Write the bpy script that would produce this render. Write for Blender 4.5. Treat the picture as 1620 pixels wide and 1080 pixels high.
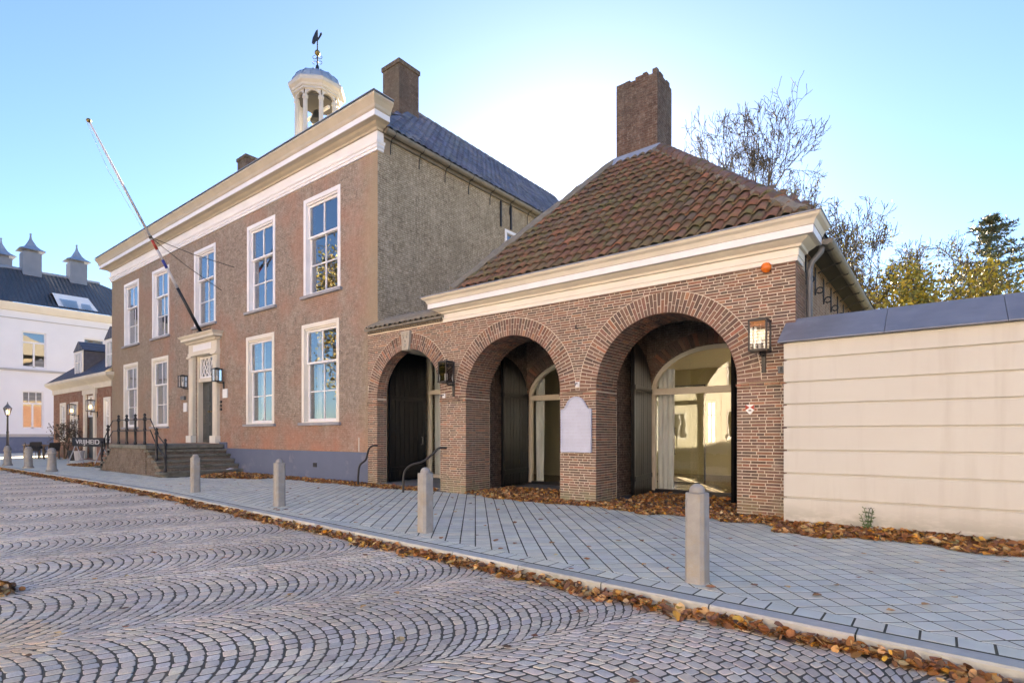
import bpy, math, random
import numpy as np
from mathutils import Vector, Matrix
for o in list(bpy.data.objects): bpy.data.objects.remove(o)
SC = bpy.context.scene
COL = SC.collection
R = math.radians

# ------------------------------------------------------------------ camera, sky, sun, exposure
F = 875.0; HC = 1.25; HY = 688.5; CX = 810.0           # focal length / horizon in photo pixels, eye height in metres
TH = math.atan(1120 / F)
DV = (-math.cos(TH), math.sin(TH)); RV = (math.sin(TH), math.cos(TH))
cam = bpy.data.cameras.new('camera'); camo = bpy.data.objects.new('camera', cam); COL.objects.link(camo)
camo.location = (0, 0, HC)
camo.rotation_euler = (R(90), 0, math.atan2(-DV[0], DV[1]))
cam.sensor_width = 36; cam.lens = 36 * F / 1620
cam.shift_y = (HY - 540) / 1620
cam.clip_end = 900; cam.clip_start = .05
SC.camera = camo

SUN_EL = 19.0
_t = (905 - CX) / F
SUN_DIR = Vector((DV[0] + _t * RV[0], DV[1] + _t * RV[1], 0)).normalized()
w = bpy.data.worlds.new('World'); SC.world = w; w.use_nodes = True
nt = w.node_tree; bg = nt.nodes['Background']
sky = nt.nodes.new('ShaderNodeTexSky'); sky.sky_type = 'NISHITA'; sky.sun_disc = False
sky.sun_elevation = R(SUN_EL); sky.sun_rotation = math.atan2(SUN_DIR.x, SUN_DIR.y)
sky.air_density = 0.85; sky.dust_density = 0.3; sky.ozone_density = 7.5; sky.altitude = 0
nt.links.new(sky.outputs[0], bg.inputs[0]); bg.inputs[1].default_value = 0.05
sl = bpy.data.lights.new('sun', 'SUN'); sl.energy = 5.0; sl.angle = R(.53); sl.color = (1, .93, .82)
so = bpy.data.objects.new('sun', sl); COL.objects.link(so)
_d = Vector((SUN_DIR.x * math.cos(R(SUN_EL)), SUN_DIR.y * math.cos(R(SUN_EL)), math.sin(R(SUN_EL))))
so.rotation_euler = (-_d).to_track_quat('-Z', 'Y').to_euler(); so.location = (0, 0, 30)
SC.view_settings.view_transform = 'Standard'; SC.view_settings.look = 'None'
SC.view_settings.gamma = 1; SC.view_settings.use_curve_mapping = False
SC.view_settings.exposure = 3.2
SC.view_settings.use_white_balance = True                # set for open shade, as the photographer did
SC.view_settings.white_balance_temperature = 9000; SC.view_settings.white_balance_tint = 14
SC.render.engine = 'CYCLES'

# ------------------------------------------------------------------ pixel helpers (direction only; the plane gives the distance)
def ray(x, y):
    t = (x - CX) / F
    return (DV[0] + t * RV[0], DV[1] + t * RV[1], (HY - y) / F)
def G(x, y, Z=0.0):
    v = ray(x, y); s = (Z - HC) / v[2]; return (v[0] * s, v[1] * s, Z)
def FY(x, y, Y):
    v = ray(x, y); s = Y / v[1]; return (v[0] * s, Y, HC + v[2] * s)
def FX(x, y, X):
    v = ray(x, y); s = X / v[0]; return (X, v[1] * s, HC + v[2] * s)
def depth(p):
    return p[0] * DV[0] + p[1] * DV[1]
def inview(p, m=20):
    z = depth(p)
    if z < .3: return False
    x = CX + F * (p[0] * RV[0] + p[1] * RV[1]) / z; y = HY - F * (p[2] - HC) / z
    return -m < x < 1620 + m and -m < y < 1080 + m

# ------------------------------------------------------------------ materials
MATS = {}
def newmat(name):
    m = bpy.data.materials.new(name); m.use_nodes = True
    n = m.node_tree; b = n.nodes['Principled BSDF']; MATS[name] = m
    return m, n, b
def node(n, t, **kw):
    q = n.nodes.new(t)
    for k, v in kw.items(): setattr(q, k, v)
    return q
def mixc(n, fac, a, b, mode='MIX'):
    q = n.nodes.new('ShaderNodeMix'); q.data_type = 'RGBA'; q.blend_type = mode
    for s, val in ((q.inputs[0], fac), (q.inputs[6], a), (q.inputs[7], b)):
        if hasattr(val, 'links') or hasattr(val, 'is_linked'): n.links.new(val, s)
        elif isinstance(val, (tuple, list)): s.default_value = (val[0], val[1], val[2], 1)
        else: s.default_value = val
    return q.outputs[2]
def noise(n, vec, scale, detail=4, rough=.55):
    q = n.nodes.new('ShaderNodeTexNoise'); q.inputs['Scale'].default_value = scale
    q.inputs['Detail'].default_value = detail; q.inputs['Roughness'].default_value = rough
    n.links.new(vec, q.inputs['Vector']); return q.outputs['Fac']
def ramp(n, fac, a, b):
    q = n.nodes.new('ShaderNodeMapRange'); q.inputs[1].default_value = a; q.inputs[2].default_value = b
    n.links.new(fac, q.inputs[0]); return q.outputs[0]
def objco(n):
    return n.nodes.new('ShaderNodeTexCoord').outputs['Object']
def stretch(n, vec, s):
    q = n.nodes.new('ShaderNodeMapping'); q.inputs['Scale'].default_value = s; n.links.new(vec, q.inputs[0]); return q.outputs[0]
def bump(n, b, h, strength=.3, dist=.01):
    q = n.nodes.new('ShaderNodeBump'); q.inputs['Strength'].default_value = strength; q.inputs['Distance'].default_value = dist
    n.links.new(h, q.inputs['Height']); n.links.new(q.outputs[0], b.inputs['Normal'])
def plain(name, c, c2=None, rough=.6, scale=6, tint=False, metal=0, bmp=.15, bscale=60, spec=.5, stain=None, stainscale=1.5, stainrange=(.55, .7)):
    m, n, b = newmat(name); co = objco(n)
    c2 = c2 or tuple(x * .78 for x in c)
    col = mixc(n, ramp(n, noise(n, co, scale), .3, .7), c, c2)
    if tint:
        a = node(n, 'ShaderNodeAttribute', attribute_name='tint'); col = mixc(n, 1.0, col, a.outputs['Color'], 'MULTIPLY')
    if stain:
        col = mixc(n, ramp(n, noise(n, co, stainscale, 6, .65), *stainrange), col, stain)
    n.links.new(col, b.inputs['Base Color'])
    b.inputs['Roughness'].default_value = rough; b.inputs['Metallic'].default_value = metal
    b.inputs['Specular IOR Level'].default_value = spec
    if bmp: bump(n, b, noise(n, co, bscale, 5), bmp, .006)
    return m
def zgrad(n, co, a, b):
    s = n.nodes.new('ShaderNodeSeparateXYZ'); n.links.new(co, s.inputs[0]); return ramp(n, s.outputs[2], a, b)
def math2(n, op, a, b):
    q = node(n, 'ShaderNodeMath', operation=op)
    for i, v in enumerate((a, b)):
        if hasattr(v, 'is_linked'): n.links.new(v, q.inputs[i])
        else: q.inputs[i].default_value = v
    return q.outputs[0]
def brickmat(name, axis, c1, c2, mortar, w=.21, h=.05, patch=None, patchr=(.5, .68), low=None, msize=.006, extra=None, pscale=.9, extra2=None):
    m, n, b = newmat(name); co = objco(n)
    s = n.nodes.new('ShaderNodeSeparateXYZ'); n.links.new(co, s.inputs[0])
    cb = n.nodes.new('ShaderNodeCombineXYZ')
    if axis == 'XY':
        n.links.new(s.outputs[0], cb.inputs[0]); n.links.new(s.outputs[2], cb.inputs[1])
    else:
        n.links.new(s.outputs[1], cb.inputs[0]); n.links.new(s.outputs[2], cb.inputs[1])
    wob = n.nodes.new('ShaderNodeTexNoise'); wob.inputs['Scale'].default_value = 3.0; n.links.new(co, wob.inputs['Vector'])
    sc = node(n, 'ShaderNodeVectorMath', operation='SCALE'); sc.inputs['Scale'].default_value = .03; n.links.new(wob.outputs['Color'], sc.inputs[0])
    ad = node(n, 'ShaderNodeVectorMath', operation='ADD'); n.links.new(cb.outputs[0], ad.inputs[0]); n.links.new(sc.outputs[0], ad.inputs[1])
    bt = n.nodes.new('ShaderNodeTexBrick'); n.links.new(ad.outputs[0], bt.inputs['Vector'])
    bt.inputs['Scale'].default_value = 1; bt.inputs['Brick Width'].default_value = w; bt.inputs['Row Height'].default_value = h
    bt.inputs['Mortar Size'].default_value = msize; bt.inputs['Mortar Smooth'].default_value = .3; bt.inputs['Bias'].default_value = 0
    bt.inputs['Color1'].default_value = (*c1, 1); bt.inputs['Color2'].default_value = (*c2, 1); bt.inputs['Mortar'].default_value = (*mortar, 1)
    col = bt.outputs['Color']
    dirt = ramp(n, noise(n, co, 7, 8, .75), .35, .65)
    col = mixc(n, dirt, col, mixc(n, 1.0, col, (.50, .48, .46), 'MULTIPLY'))
    speck = ramp(n, noise(n, co, 17, 4, .75), .54, .66)
    col = mixc(n, math2(n, 'MULTIPLY', speck, .75), col, (mortar[0] * 1.15, mortar[1] * 1.12, mortar[2] * 1.1))
    dk = ramp(n, noise(n, stretch(n, co, (1, 1, 2.6)), 11, 4, .7), .58, .72)
    col = mixc(n, math2(n, 'MULTIPLY', dk, .55), col, (c2[0] * .45, c2[1] * .45, c2[2] * .45))
    wash = math2(n, 'MULTIPLY', ramp(n, noise(n, stretch(n, co, (2.2, 2.2, 1)), 1.1, 7, .7), .5, .72), .38)
    col = mixc(n, wash, col, (mortar[0] * 1.05, mortar[1], mortar[2] * .98))
    if patch:
        pf = math2(n, 'MULTIPLY', ramp(n, noise(n, co, pscale, 4, .6), *patchr), .75)
        col = mixc(n, pf, col, mixc(n, .6, col, patch))
    if low:                                                    # rising damp: the bricks near the ground are scoured red
        lf = math2(n, 'MULTIPLY', zgrad(n, co, 2.0, .85), ramp(n, noise(n, co, 1.1, 5), .3, .6))
        col = mixc(n, math2(n, 'MULTIPLY', lf, .8), col, mixc(n, .7, col, low))
    if extra:                                                  # other brick towards one end of the wall
        xf = ramp(n, math2(n, 'ADD', s.outputs[0], math2(n, 'MULTIPLY', noise(n, co, .7, 4), 3.0)), extra[1], extra[2])
        col = mixc(n, math2(n, 'MULTIPLY', xf, .85), col, mixc(n, .75, col, extra[0]))
    if extra2:
        xf = ramp(n, math2(n, 'ADD', s.outputs[0], math2(n, 'MULTIPLY', noise(n, co, 2.0, 5), .9)), extra2[1], extra2[2])
        col = mixc(n, math2(n, 'MULTIPLY', xf, .85), col, mixc(n, .8, col, extra2[0]))
    n.links.new(col, b.inputs['Base Color']); b.inputs['Roughness'].default_value = .92; b.inputs['Specular IOR Level'].default_value = .2
    inv = math2(n, 'SUBTRACT', 1.0, bt.outputs['Fac'])
    hh = math2(n, 'ADD', inv, math2(n, 'MULTIPLY', noise(n, co, 70, 5, .7), .8))
    bump(n, b, hh, 1.0, .02)
    return m
def glassmat(name, refl, tintc=(1, 1, 1)):
    m, n, b = newmat(name); n.nodes.remove(b)
    out = n.nodes['Material Output']
    tr = n.nodes.new('ShaderNodeBsdfTransparent'); tr.inputs[0].default_value = (*tintc, 1)
    gl = n.nodes.new('ShaderNodeBsdfGlossy'); gl.inputs['Roughness'].default_value = .0; gl.inputs['Color'].default_value = (.95, .97, 1, 1)
    co = objco(n); bp = n.nodes.new('ShaderNodeBump'); bp.inputs['Strength'].default_value = .05; bp.inputs['Distance'].default_value = .02
    n.links.new(noise(n, co, 2.2, 2), bp.inputs['Height']); n.links.new(bp.outputs[0], gl.inputs['Normal'])
    fr = n.nodes.new('ShaderNodeFresnel'); fr.inputs[0].default_value = 1.5
    f = math2(n, 'ADD', refl, math2(n, 'MULTIPLY', fr.outputs[0], 1.0))
    mx = n.nodes.new('ShaderNodeMixShader'); n.links.new(f, mx.inputs[0]); n.links.new(tr.outputs[0], mx.inputs[1]); n.links.new(gl.outputs[0], mx.inputs[2])
    n.links.new(mx.outputs[0], out.inputs[0]); return m

M_front = brickmat('town_hall_front_brick', 'XY', (.45, .355, .29), (.355, .285, .235), (.59, .53, .46), h=.052, patch=(.50, .26, .185), patchr=(.46, .62), pscale=.6, low=(.58, .24, .155), extra=((.37, .295, .21), -23.0, -29.0), extra2=((.42, .345, .235), -11.75, -11.1))
M_side = brickmat('town_hall_side_brick', 'YZ', (.46, .375, .255), (.37, .30, .205), (.66, .585, .46), h=.056, msize=.010, patch=(.30, .25, .17))
M_chim = brickmat('chimney_brick', 'XY', (.20, .15, .11), (.16, .12, .09), (.30, .27, .22), h=.056, patch=(.12, .11, .085))
M_chim2 = brickmat('old_chimney_brick', 'YZ', (.22, .135, .10), (.17, .11, .085), (.30, .26, .22), h=.058, patch=(.10, .09, .075))
M_chim1 = brickmat('old_chimney_brick_front', 'XY', (.22, .135, .10), (.17, .11, .085), (.30, .26, .22), h=.058, patch=(.10, .09, .075))
M_cafe = brickmat('cafe_brick', 'XY', (.44, .22, .15), (.36, .17, .12), (.45, .38, .32), h=.06, patch=(.35, .26, .2))
M_aside = brickmat('arcade_side_brick', 'YZ', (.42, .28, .19), (.36, .23, .16), (.5, .44, .36), h=.052, patch=(.45, .27, .17))
M_stoopb = brickmat('stoop_brick', 'XY', (.24, .185, .15), (.20, .16, .13), (.30, .27, .23), h=.055, patch=(.3, .26, .22), patchr=(.42, .62), pscale=1.6)
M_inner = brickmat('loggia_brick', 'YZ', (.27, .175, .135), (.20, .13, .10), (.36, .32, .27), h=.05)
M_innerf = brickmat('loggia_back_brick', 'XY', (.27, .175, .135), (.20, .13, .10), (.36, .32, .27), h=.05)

def brickpiece(name, lowgreen=True):
    m, n, b = newmat(name); co = objco(n)
    a = node(n, 'ShaderNodeAttribute', attribute_name='tint')
    col = mixc(n, ramp(n, noise(n, co, 45, 5, .7), .35, .75), a.outputs['Color'], mixc(n, 1.0, a.outputs['Color'], (.6, .58, .56), 'MULTIPLY'))
    col = mixc(n, math2(n, 'MULTIPLY', ramp(n, noise(n, co, 5, 5, .7), .58, .75), .45), col, (.50, .43, .38))
    if lowgreen:
        g = math2(n, 'MULTIPLY', zgrad(n, co, .42, .02), ramp(n, noise(n, co, 4, 5), .38, .6))
        col = mixc(n, math2(n, 'MULTIPLY', g, .8), col, (.25, .26, .16))
    n.links.new(col, b.inputs['Base Color']); b.inputs['Roughness'].default_value = .85; b.inputs['Specular IOR Level'].default_value = .25
    bump(n, b, noise(n, co, 90, 5, .7), .5, .006); return m
M_brick = brickpiece('arcade_brick')
def mortarmat():
    m, n, b = newmat('lime_mortar'); co = objco(n)
    col = mixc(n, ramp(n, noise(n, co, 8, 5), .3, .7), (.66, .57, .46), (.55, .475, .385))
    g = math2(n, 'MULTIPLY', zgrad(n, co, .42, .02), ramp(n, noise(n, co, 4, 5), .38, .6))
    col = mixc(n, math2(n, 'MULTIPLY', g, .8), col, (.24, .25, .16))
    n.links.new(col, b.inputs['Base Color']); b.inputs['Roughness'].default_value = .95
    bump(n, b, noise(n, co, 120, 4), .4, .004); return m
M_mortar = mortarmat()
M_shadecream = plain('shade_toned_cornice_paint', (.52, .455, .35), (.44, .385, .295), .55, 2, bmp=.06, stain=(.36, .31, .24), stainrange=(.6, .8))  # shade on the crown and bed moulds put into a darker cream
M_white = plain('white_paint', (.84, .84, .85), (.76, .76, .77), .45, 2, bmp=.04)
M_cream = plain('cream_paint', (.72, .665, .55), (.63, .58, .48), .5, 2, bmp=.05, stain=(.5, .45, .36), stainrange=(.62, .8))
M_cupola = plain('cupola_grey_white_paint', (.55, .53, .49), (.48, .46, .42), .6, 3, bmp=.05)
M_creamw = plain('cream_white_paint', (.80, .765, .68), (.74, .70, .62), .5, 2, bmp=.05)
M_render = None
def rendermat():
    m, n, b = newmat('cream_render'); co = objco(n)
    col = mixc(n, ramp(n, noise(n, co, 1.3, 6), .3, .7), (.62, .60, .53), (.59, .565, .50))
    st = math2(n, 'MULTIPLY', zgrad(n, co, .34, .0), ramp(n, noise(n, stretch(n, co, (2, 2, 6)), 1.6, 8, .7), .36, .56))
    col = mixc(n, math2(n, 'MULTIPLY', st, .85), col, (.25, .25, .19))
    sk = ramp(n, noise(n, stretch(n, co, (6, 6, .5)), 1.4, 6), .5, .8)
    col = mixc(n, math2(n, 'MULTIPLY', sk, .38), col, (.45, .41, .35))
    n.links.new(col, b.inputs['Base Color']); b.inputs['Roughness'].default_value = .85; b.inputs['Specular IOR Level'].default_value = .25
    bump(n, b, noise(n, co, 35, 6, .65), .25, .006); return m
M_render = rendermat()
M_slate = plain('slate_blue_zinc', (.21, .235, .285), (.155, .175, .215), .5, 2.6, bmp=.05, stain=(.30, .34, .42), stainrange=(.6, .85), spec=.5)
M_lead = plain('lead_sheet', (.30, .36, .45), (.22, .27, .35), .5, 4, bmp=.2, bscale=9)
M_zinc = plain('zinc_pipe', (.17, .18, .19), (.12, .13, .14), .5, 5, metal=.2, bmp=.05)
M_gutter = plain('dull_gutter', (.235, .215, .18), (.16, .15, .125), .55, 3, bmp=.08)
M_iron = plain('black_iron', (.014, .015, .018), (.022, .023, .026), .42, 8, bmp=.12, bscale=30)
M_blackp = plain('black_gloss_paint', (.004, .0045, .006), (.007, .0075, .009), .3, 5, bmp=.12, bscale=14, spec=.13)
M_greyblue = plain('grey_blue_plinth_paint', (.125, .16, .245), (.105, .135, .21), .65, 1.2, bmp=.12, stain=(.25, .26, .32), stainrange=(.6, .78))
M_stone = plain('weathered_limestone', (.47, .43, .36), (.36, .33, .27), .85, 7, bmp=.5, bscale=25)
M_bluestone = plain('worn_bluestone', (.20, .195, .165), (.13, .13, .11), .75, 5, bmp=.35, bscale=30, stain=(.09, .095, .06), stainscale=2.5)
M_sillst = plain('sill_bluestone', (.34, .35, .38), (.27, .28, .31), .7, 5, bmp=.2)
M_bollard = plain('granite_bollard', (.36, .35, .335), (.27, .265, .25), .8, 9, bmp=.45, bscale=70, stain=(.34, .29, .22), stainscale=5, stainrange=(.48, .72))
M_kerb = plain('granite_kerb', (.52, .53, .49), (.43, .44, .40), .8, 14, tint=True, bmp=.4, bscale=80, stain=(.27, .29, .20), stainscale=2.2, stainrange=(.58, .8))
M_tile = plain('pavement_tile', (.72, .73, .62), (.63, .64, .545), .75, 5, tint=True, bmp=.3, bscale=90, stain=(.36, .37, .36), stainscale=1.1, stainrange=(.55, .85))
M_joint = plain('mossy_joint_sand', (.075, .08, .05), (.05, .05, .035), .95, 12, bmp=.6, bscale=60)
M_roadj = plain('road_joint_grit', (.12, .105, .08), (.08, .07, .055), .95, 22, bmp=.7, bscale=90)
M_sett = plain('porphyry_sett', (.66, .605, .50), (.53, .485, .40), .62, 26, tint=True, bmp=.55, bscale=70, stain=(.33, .30, .27), stainscale=5, stainrange=(.55, .8))
M_leaf = plain('dry_leaf', (1, 1, 1), (.75, .7, .65), .7, 30, tint=True, bmp=.2)
M_roofred = plain('red_clay_pantile', (.95, .95, .95), (.68, .66, .64), .8, 14, tint=True, bmp=.4, bscale=50, stain=(.12, .125, .055), stainscale=4.5, stainrange=(.50, .66))
M_roofblue = plain('blue_smothered_pantile', (.95, .95, 1.0), (.65, .65, .68), .42, 10, tint=True, bmp=.25, bscale=40)
M_mortarg = plain('grey_roof_mortar', (.26, .24, .20), (.18, .17, .14), .95, 9, bmp=.6, bscale=25)
M_glass = glassmat('window_glass', .25, (.8, .85, .85))
M_glassd = glassmat('glazing_glass', .07, (.93, .96, .93))
M_lglass = glassmat('lantern_glass', .06, (.9, .9, .9))
M_curtain = plain('white_curtain', (.78, .80, .82), (.68, .70, .73), .9, 3, bmp=.1)
M_plaster = plain('passage_plaster', (.60, .57, .50), (.5, .47, .41), .9, 2, bmp=.1)
M_roomw = plain('room_cream_wall', (.60, .56, .37), (.55, .51, .34), .85, 1, bmp=.03)
M_roomc = plain('room_ceiling', (.8, .79, .74), (.78, .77, .72), .9, 1, bmp=.02)
M_dark = plain('dark_interior', (.10, .095, .085), (.08, .075, .07), .9, 1, bmp=0)
M_wood = plain('oiled_floorboards', (.30, .19, .10), (.22, .14, .07), .25, 6, bmp=.05)
M_flag = plain('loggia_flagstone', (.20, .21, .22), (.14, .15, .16), .7, 4, bmp=.3)
M_marble = None
def marblemat():
    m, n, b = newmat('pale_blue_marble'); co = objco(n)
    col = mixc(n, ramp(n, noise(n, co, 5, 6), .3, .7), (.50, .545, .66), (.43, .47, .58))
    wv = n.nodes.new('ShaderNodeTexWave'); wv.bands_direction = 'Z'; wv.inputs['Scale'].default_value = 5.2; wv.inputs['Distortion'].default_value = .0
    n.links.new(co, wv.inputs['Vector'])
    lines = math2(n, 'MULTIPLY', ramp(n, wv.outputs['Fac'], .45, .7), ramp(n, noise(n, stretch(n, co, (60, 60, 9)), 1.2, 3), .44, .56))
    col = mixc(n, math2(n, 'MULTIPLY', lines, .55), col, (.42, .44, .52))
    n.links.new(col, b.inputs['Base Color']); b.inputs['Roughness'].default_value = .5
    bump(n, b, math2(n, 'SUBTRACT', 1.0, lines), .25, .003); return m
M_marble = marblemat()
M_stucco = plain('white_stucco', (.80, .81, .84), (.76, .77, .80), .8, .8, bmp=.08)
M_greystr = plain('grey_string_course', (.48, .47, .46), (.42, .41, .40), .8, 2, bmp=.08)
M_ventgrey = plain('grey_chimney_render', (.23, .26, .31), (.19, .22, .27), .8, 2, bmp=.08)
M_red = plain('red_paint', (.45, .04, .02), (.40, .035, .02), .4, 4, bmp=0)
M_blue = plain('blue_paint', (.02, .04, .30), (.018, .035, .26), .4, 4, bmp=0)
M_orange = plain('orange_lens', (.80, .18, .02), (.75, .16, .02), .25, 4, bmp=0)
M_whitesign = plain('white_enamel', (.8, .8, .8), (.76, .76, .76), .3, 4, bmp=0)
M_gold = plain('tarnished_gilt', (.30, .22, .08), (.2, .15, .06), .5, 8, metal=.6, bmp=.1)
M_bell = plain('bronze_bell', (.06, .055, .045), (.04, .038, .03), .5, 6, metal=.5, bmp=.05)
M_copper = plain('lead_dome_sheet', (.27, .36, .47), (.19, .26, .36), .5, 5, bmp=.25, bscale=7)
M_bark = plain('tree_bark', (.115, .095, .07), (.075, .065, .05), .95, 8, bmp=.6, bscale=12)
M_leaft = plain('tree_leaf', (1, 1, 1), (.8, .8, .75), .6, 20, tint=True, bmp=0)
M_needle = plain('pine_needle', (1, 1, 1), (.8, .8, .8), .6, 20, tint=True, bmp=0)
M_teak = plain('terrace_wood', (.20, .13, .075), (.14, .09, .05), .7, 9, bmp=.2)
M_rattan = plain('dark_wicker', (.035, .03, .027), (.025, .022, .02), .7, 20, bmp=.4, bscale=80)
M_green = plain('weed_leaf', (.10, .16, .05), (.07, .12, .04), .6, 20, bmp=0)
M_paper = plain('paper_scrap', (.8, .82, .86), (.75, .77, .82), .7, 20, bmp=.1)
M_orangeroof = plain('orange_clay_roof', (.45, .20, .09), (.36, .15, .07), .8, 4, bmp=.2)
def pantilemat(name, c1, c2, axis='Y'):
    m, n, b = newmat(name); co = objco(n)
    s = n.nodes.new('ShaderNodeSeparateXYZ'); n.links.new(co, s.inputs[0])
    u = s.outputs[1] if axis == 'Y' else s.outputs[0]
    sn = math2(n, 'SINE', math2(n, 'MULTIPLY', u, 2 * math.pi / .26), 0)
    st = math2(n, 'FRACT', math2(n, 'MULTIPLY', s.outputs[2], 1 / .24), 0)
    cr = mixc(n, ramp(n, noise(n, co, 5, 4), .3, .7), c1, c2)
    n.links.new(cr, b.inputs['Base Color']); b.inputs['Roughness'].default_value = .5
    bump(n, b, math2(n, 'ADD', math2(n, 'MULTIPLY', sn, .5), math2(n, 'MULTIPLY', st, -.6)), 1, .09); return m
M_wroof = pantilemat('white_house_pantiles', (.085, .09, .105), (.06, .06, .07), 'Y')
M_croof = pantilemat('cafe_pantiles', (.075, .085, .12), (.055, .06, .085), 'X')
M_lamp = None
def lampmat():
    m, n, b = newmat('lit_lamp'); b.inputs['Base Color'].default_value = (.9, .7, .4, 1)
    b.inputs['Emission Color'].default_value = (1, .62, .22, 1); b.inputs['Emission Strength'].default_value = 1.6; return m
M_lamp = lampmat()

# ------------------------------------------------------------------ mesh helpers
class MB:
    def __init__(s): s.v = []; s.f = []; s.c = []
    def add(s, vs, fs, t=(1, 1, 1)):
        o = len(s.v); s.v += [tuple(p) for p in vs]; s.f += [tuple(i + o for i in q) for q in fs]; s.c += [t] * len(vs); return s
    def box(s, x0, x1, y0, y1, z0, z1, t=(1, 1, 1)):
        return s.add([(x0, y0, z0), (x1, y0, z0), (x1, y1, z0), (x0, y1, z0), (x0, y0, z1), (x1, y0, z1), (x1, y1, z1), (x0, y1, z1)],
                     [(0, 3, 2, 1), (4, 5, 6, 7), (0, 1, 5, 4), (1, 2, 6, 5), (2, 3, 7, 6), (3, 0, 4, 7)], t)
    def quad(s, a, b, c, d, t=(1, 1, 1)): return s.add([a, b, c, d], [(0, 1, 2, 3)], t)
    def prism(s, poly, axis, a, b, t=(1, 1, 1)):
        n = len(poly)
        def P(p, w): return {'X': (w, p[0], p[1]), 'Y': (p[0], w, p[1]), 'Z': (p[0], p[1], w)}[axis]
        return s.add([P(p, a) for p in poly] + [P(p, b) for p in poly],
                     [tuple(range(n))[::-1], tuple(range(n, 2 * n))] + [(i, (i + 1) % n, n + (i + 1) % n, n + i) for i in range(n)], t)
    def tube(s, pts, rad, n=8, cap=True, t=(1, 1, 1)):
        pts = [Vector(p) for p in pts]; k = len(pts)
        rr = rad if isinstance(rad, (list, tuple)) else [rad] * k
        vs = []; prev = None
        for i, p in enumerate(pts):
            d = (pts[min(i + 1, k - 1)] - pts[max(i - 1, 0)]).normalized()
            if prev is None:
                a = Vector((0, 0, 1)) if abs(d.z) < .9 else Vector((1, 0, 0)); u = d.cross(a).normalized()
            else:
                u = (prev - d * prev.dot(d)).normalized()
            prev = u; q = d.cross(u)
            for j in range(n):
                an = 2 * math.pi * j / n; vs.append(p + (u * math.cos(an) + q * math.sin(an)) * rr[i])
        fs = [(i * n + j, i * n + (j + 1) % n, (i + 1) * n + (j + 1) % n, (i + 1) * n + j) for i in range(k - 1) for j in range(n)]
        if cap: fs += [tuple(range(n))[::-1], tuple((k - 1) * n + j for j in range(n))]
        return s.add(vs, fs, t)
    def lathe(s, prof, c=(0, 0, 0), n=16, t=(1, 1, 1), rot=0, sq=False):
        vs = []
        for r_, z in prof:
            for j in range(n):
                a = 2 * math.pi * j / n + rot; vs.append((c[0] + r_ * math.cos(a), c[1] + r_ * math.sin(a), c[2] + z))
        k = len(prof)
        fs = [(i * n + j, i * n + (j + 1) % n, (i + 1) * n + (j + 1) % n, (i + 1) * n + j) for i in range(k - 1) for j in range(n)]
        fs += [tuple(range(n))[::-1], tuple((k - 1) * n + j for j in range(n))]
        return s.add(vs, fs, t)
    def build(s, name, mat, parent=None, smooth=False, bevel=0, kind=None):
        me = bpy.data.meshes.new(name); me.from_pydata(s.v, [], s.f)
        me.materials.append(mat)
        if any(c != (1, 1, 1) for c in s.c):
            a = me.color_attributes.new('tint', 'FLOAT_COLOR', 'POINT')
            a.data.foreach_set('color', [x for c in s.c for x in (c[0], c[1], c[2], 1)])
        elif mat.name in TINTED:
            a = me.color_attributes.new('tint', 'FLOAT_COLOR', 'POINT'); a.data.foreach_set('color', [1.0] * (4 * len(s.v)))
        if smooth:
            me.polygons.foreach_set('use_smooth', [True] * len(me.polygons))
        me.update()
        o = bpy.data.objects.new(name, me); COL.objects.link(o)
        if bevel:
            md = o.modifiers.new('bevel', 'BEVEL'); md.width = bevel; md.segments = 2; md.limit_method = 'ANGLE'
        if kind: o['kind'] = kind
        if parent: attach(o, parent)
        return o
TINTED = {'granite_kerb', 'pavement_tile', 'porphyry_sett', 'dry_leaf', 'red_clay_pantile', 'blue_smothered_pantile', 'arcade_brick', 'tree_leaf', 'pine_needle'}
def rootloc(o):
    p = Vector((0, 0, 0))
    while o is not None:
        p = p + Vector(o.location); o = o.parent
    return p
def attach(o, parent):
    o.parent = parent
    r = parent
    while r.parent is not None: r = r.parent
    if parent.parent is None: o.matrix_parent_inverse = Matrix.Translation(-Vector(parent.location))
def tag(o, label, cat, group=None, kind=None):
    o['label'] = label; o['category'] = cat
    if group: o['group'] = group
    if kind: o['kind'] = kind
    return o
def thing(name, label, cat, loc=(0, 0, 0), group=None):
    o = bpy.data.objects.new(name, None); COL.objects.link(o); o.location = loc; o.empty_display_size = .2
    return tag(o, label, cat, group)
def copy_thing(root, dloc, label, rz=0):
    r = root.copy(); COL.objects.link(r); r.location = Vector(root.location) + Vector(dloc); r['label'] = label
    r.rotation_euler = (0, 0, root.rotation_euler[2] + rz)
    def rec(a, b):
        for ch in [c for c in bpy.data.objects if c.parent == a]:
            c = ch.copy(); COL.objects.link(c); c.parent = b; c.matrix_parent_inverse = ch.matrix_parent_inverse.copy(); rec(ch, c)
    rec(root, r); return r
def structure(o, label, cat): return tag(o, label, cat, kind='structure')
rng = random.Random(7)
def jit(c, a=.12, hue=.04):
    k = 1 + rng.uniform(-a, a); return tuple(max(0, x * k * (1 + rng.uniform(-hue, hue))) for x in c)

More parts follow.
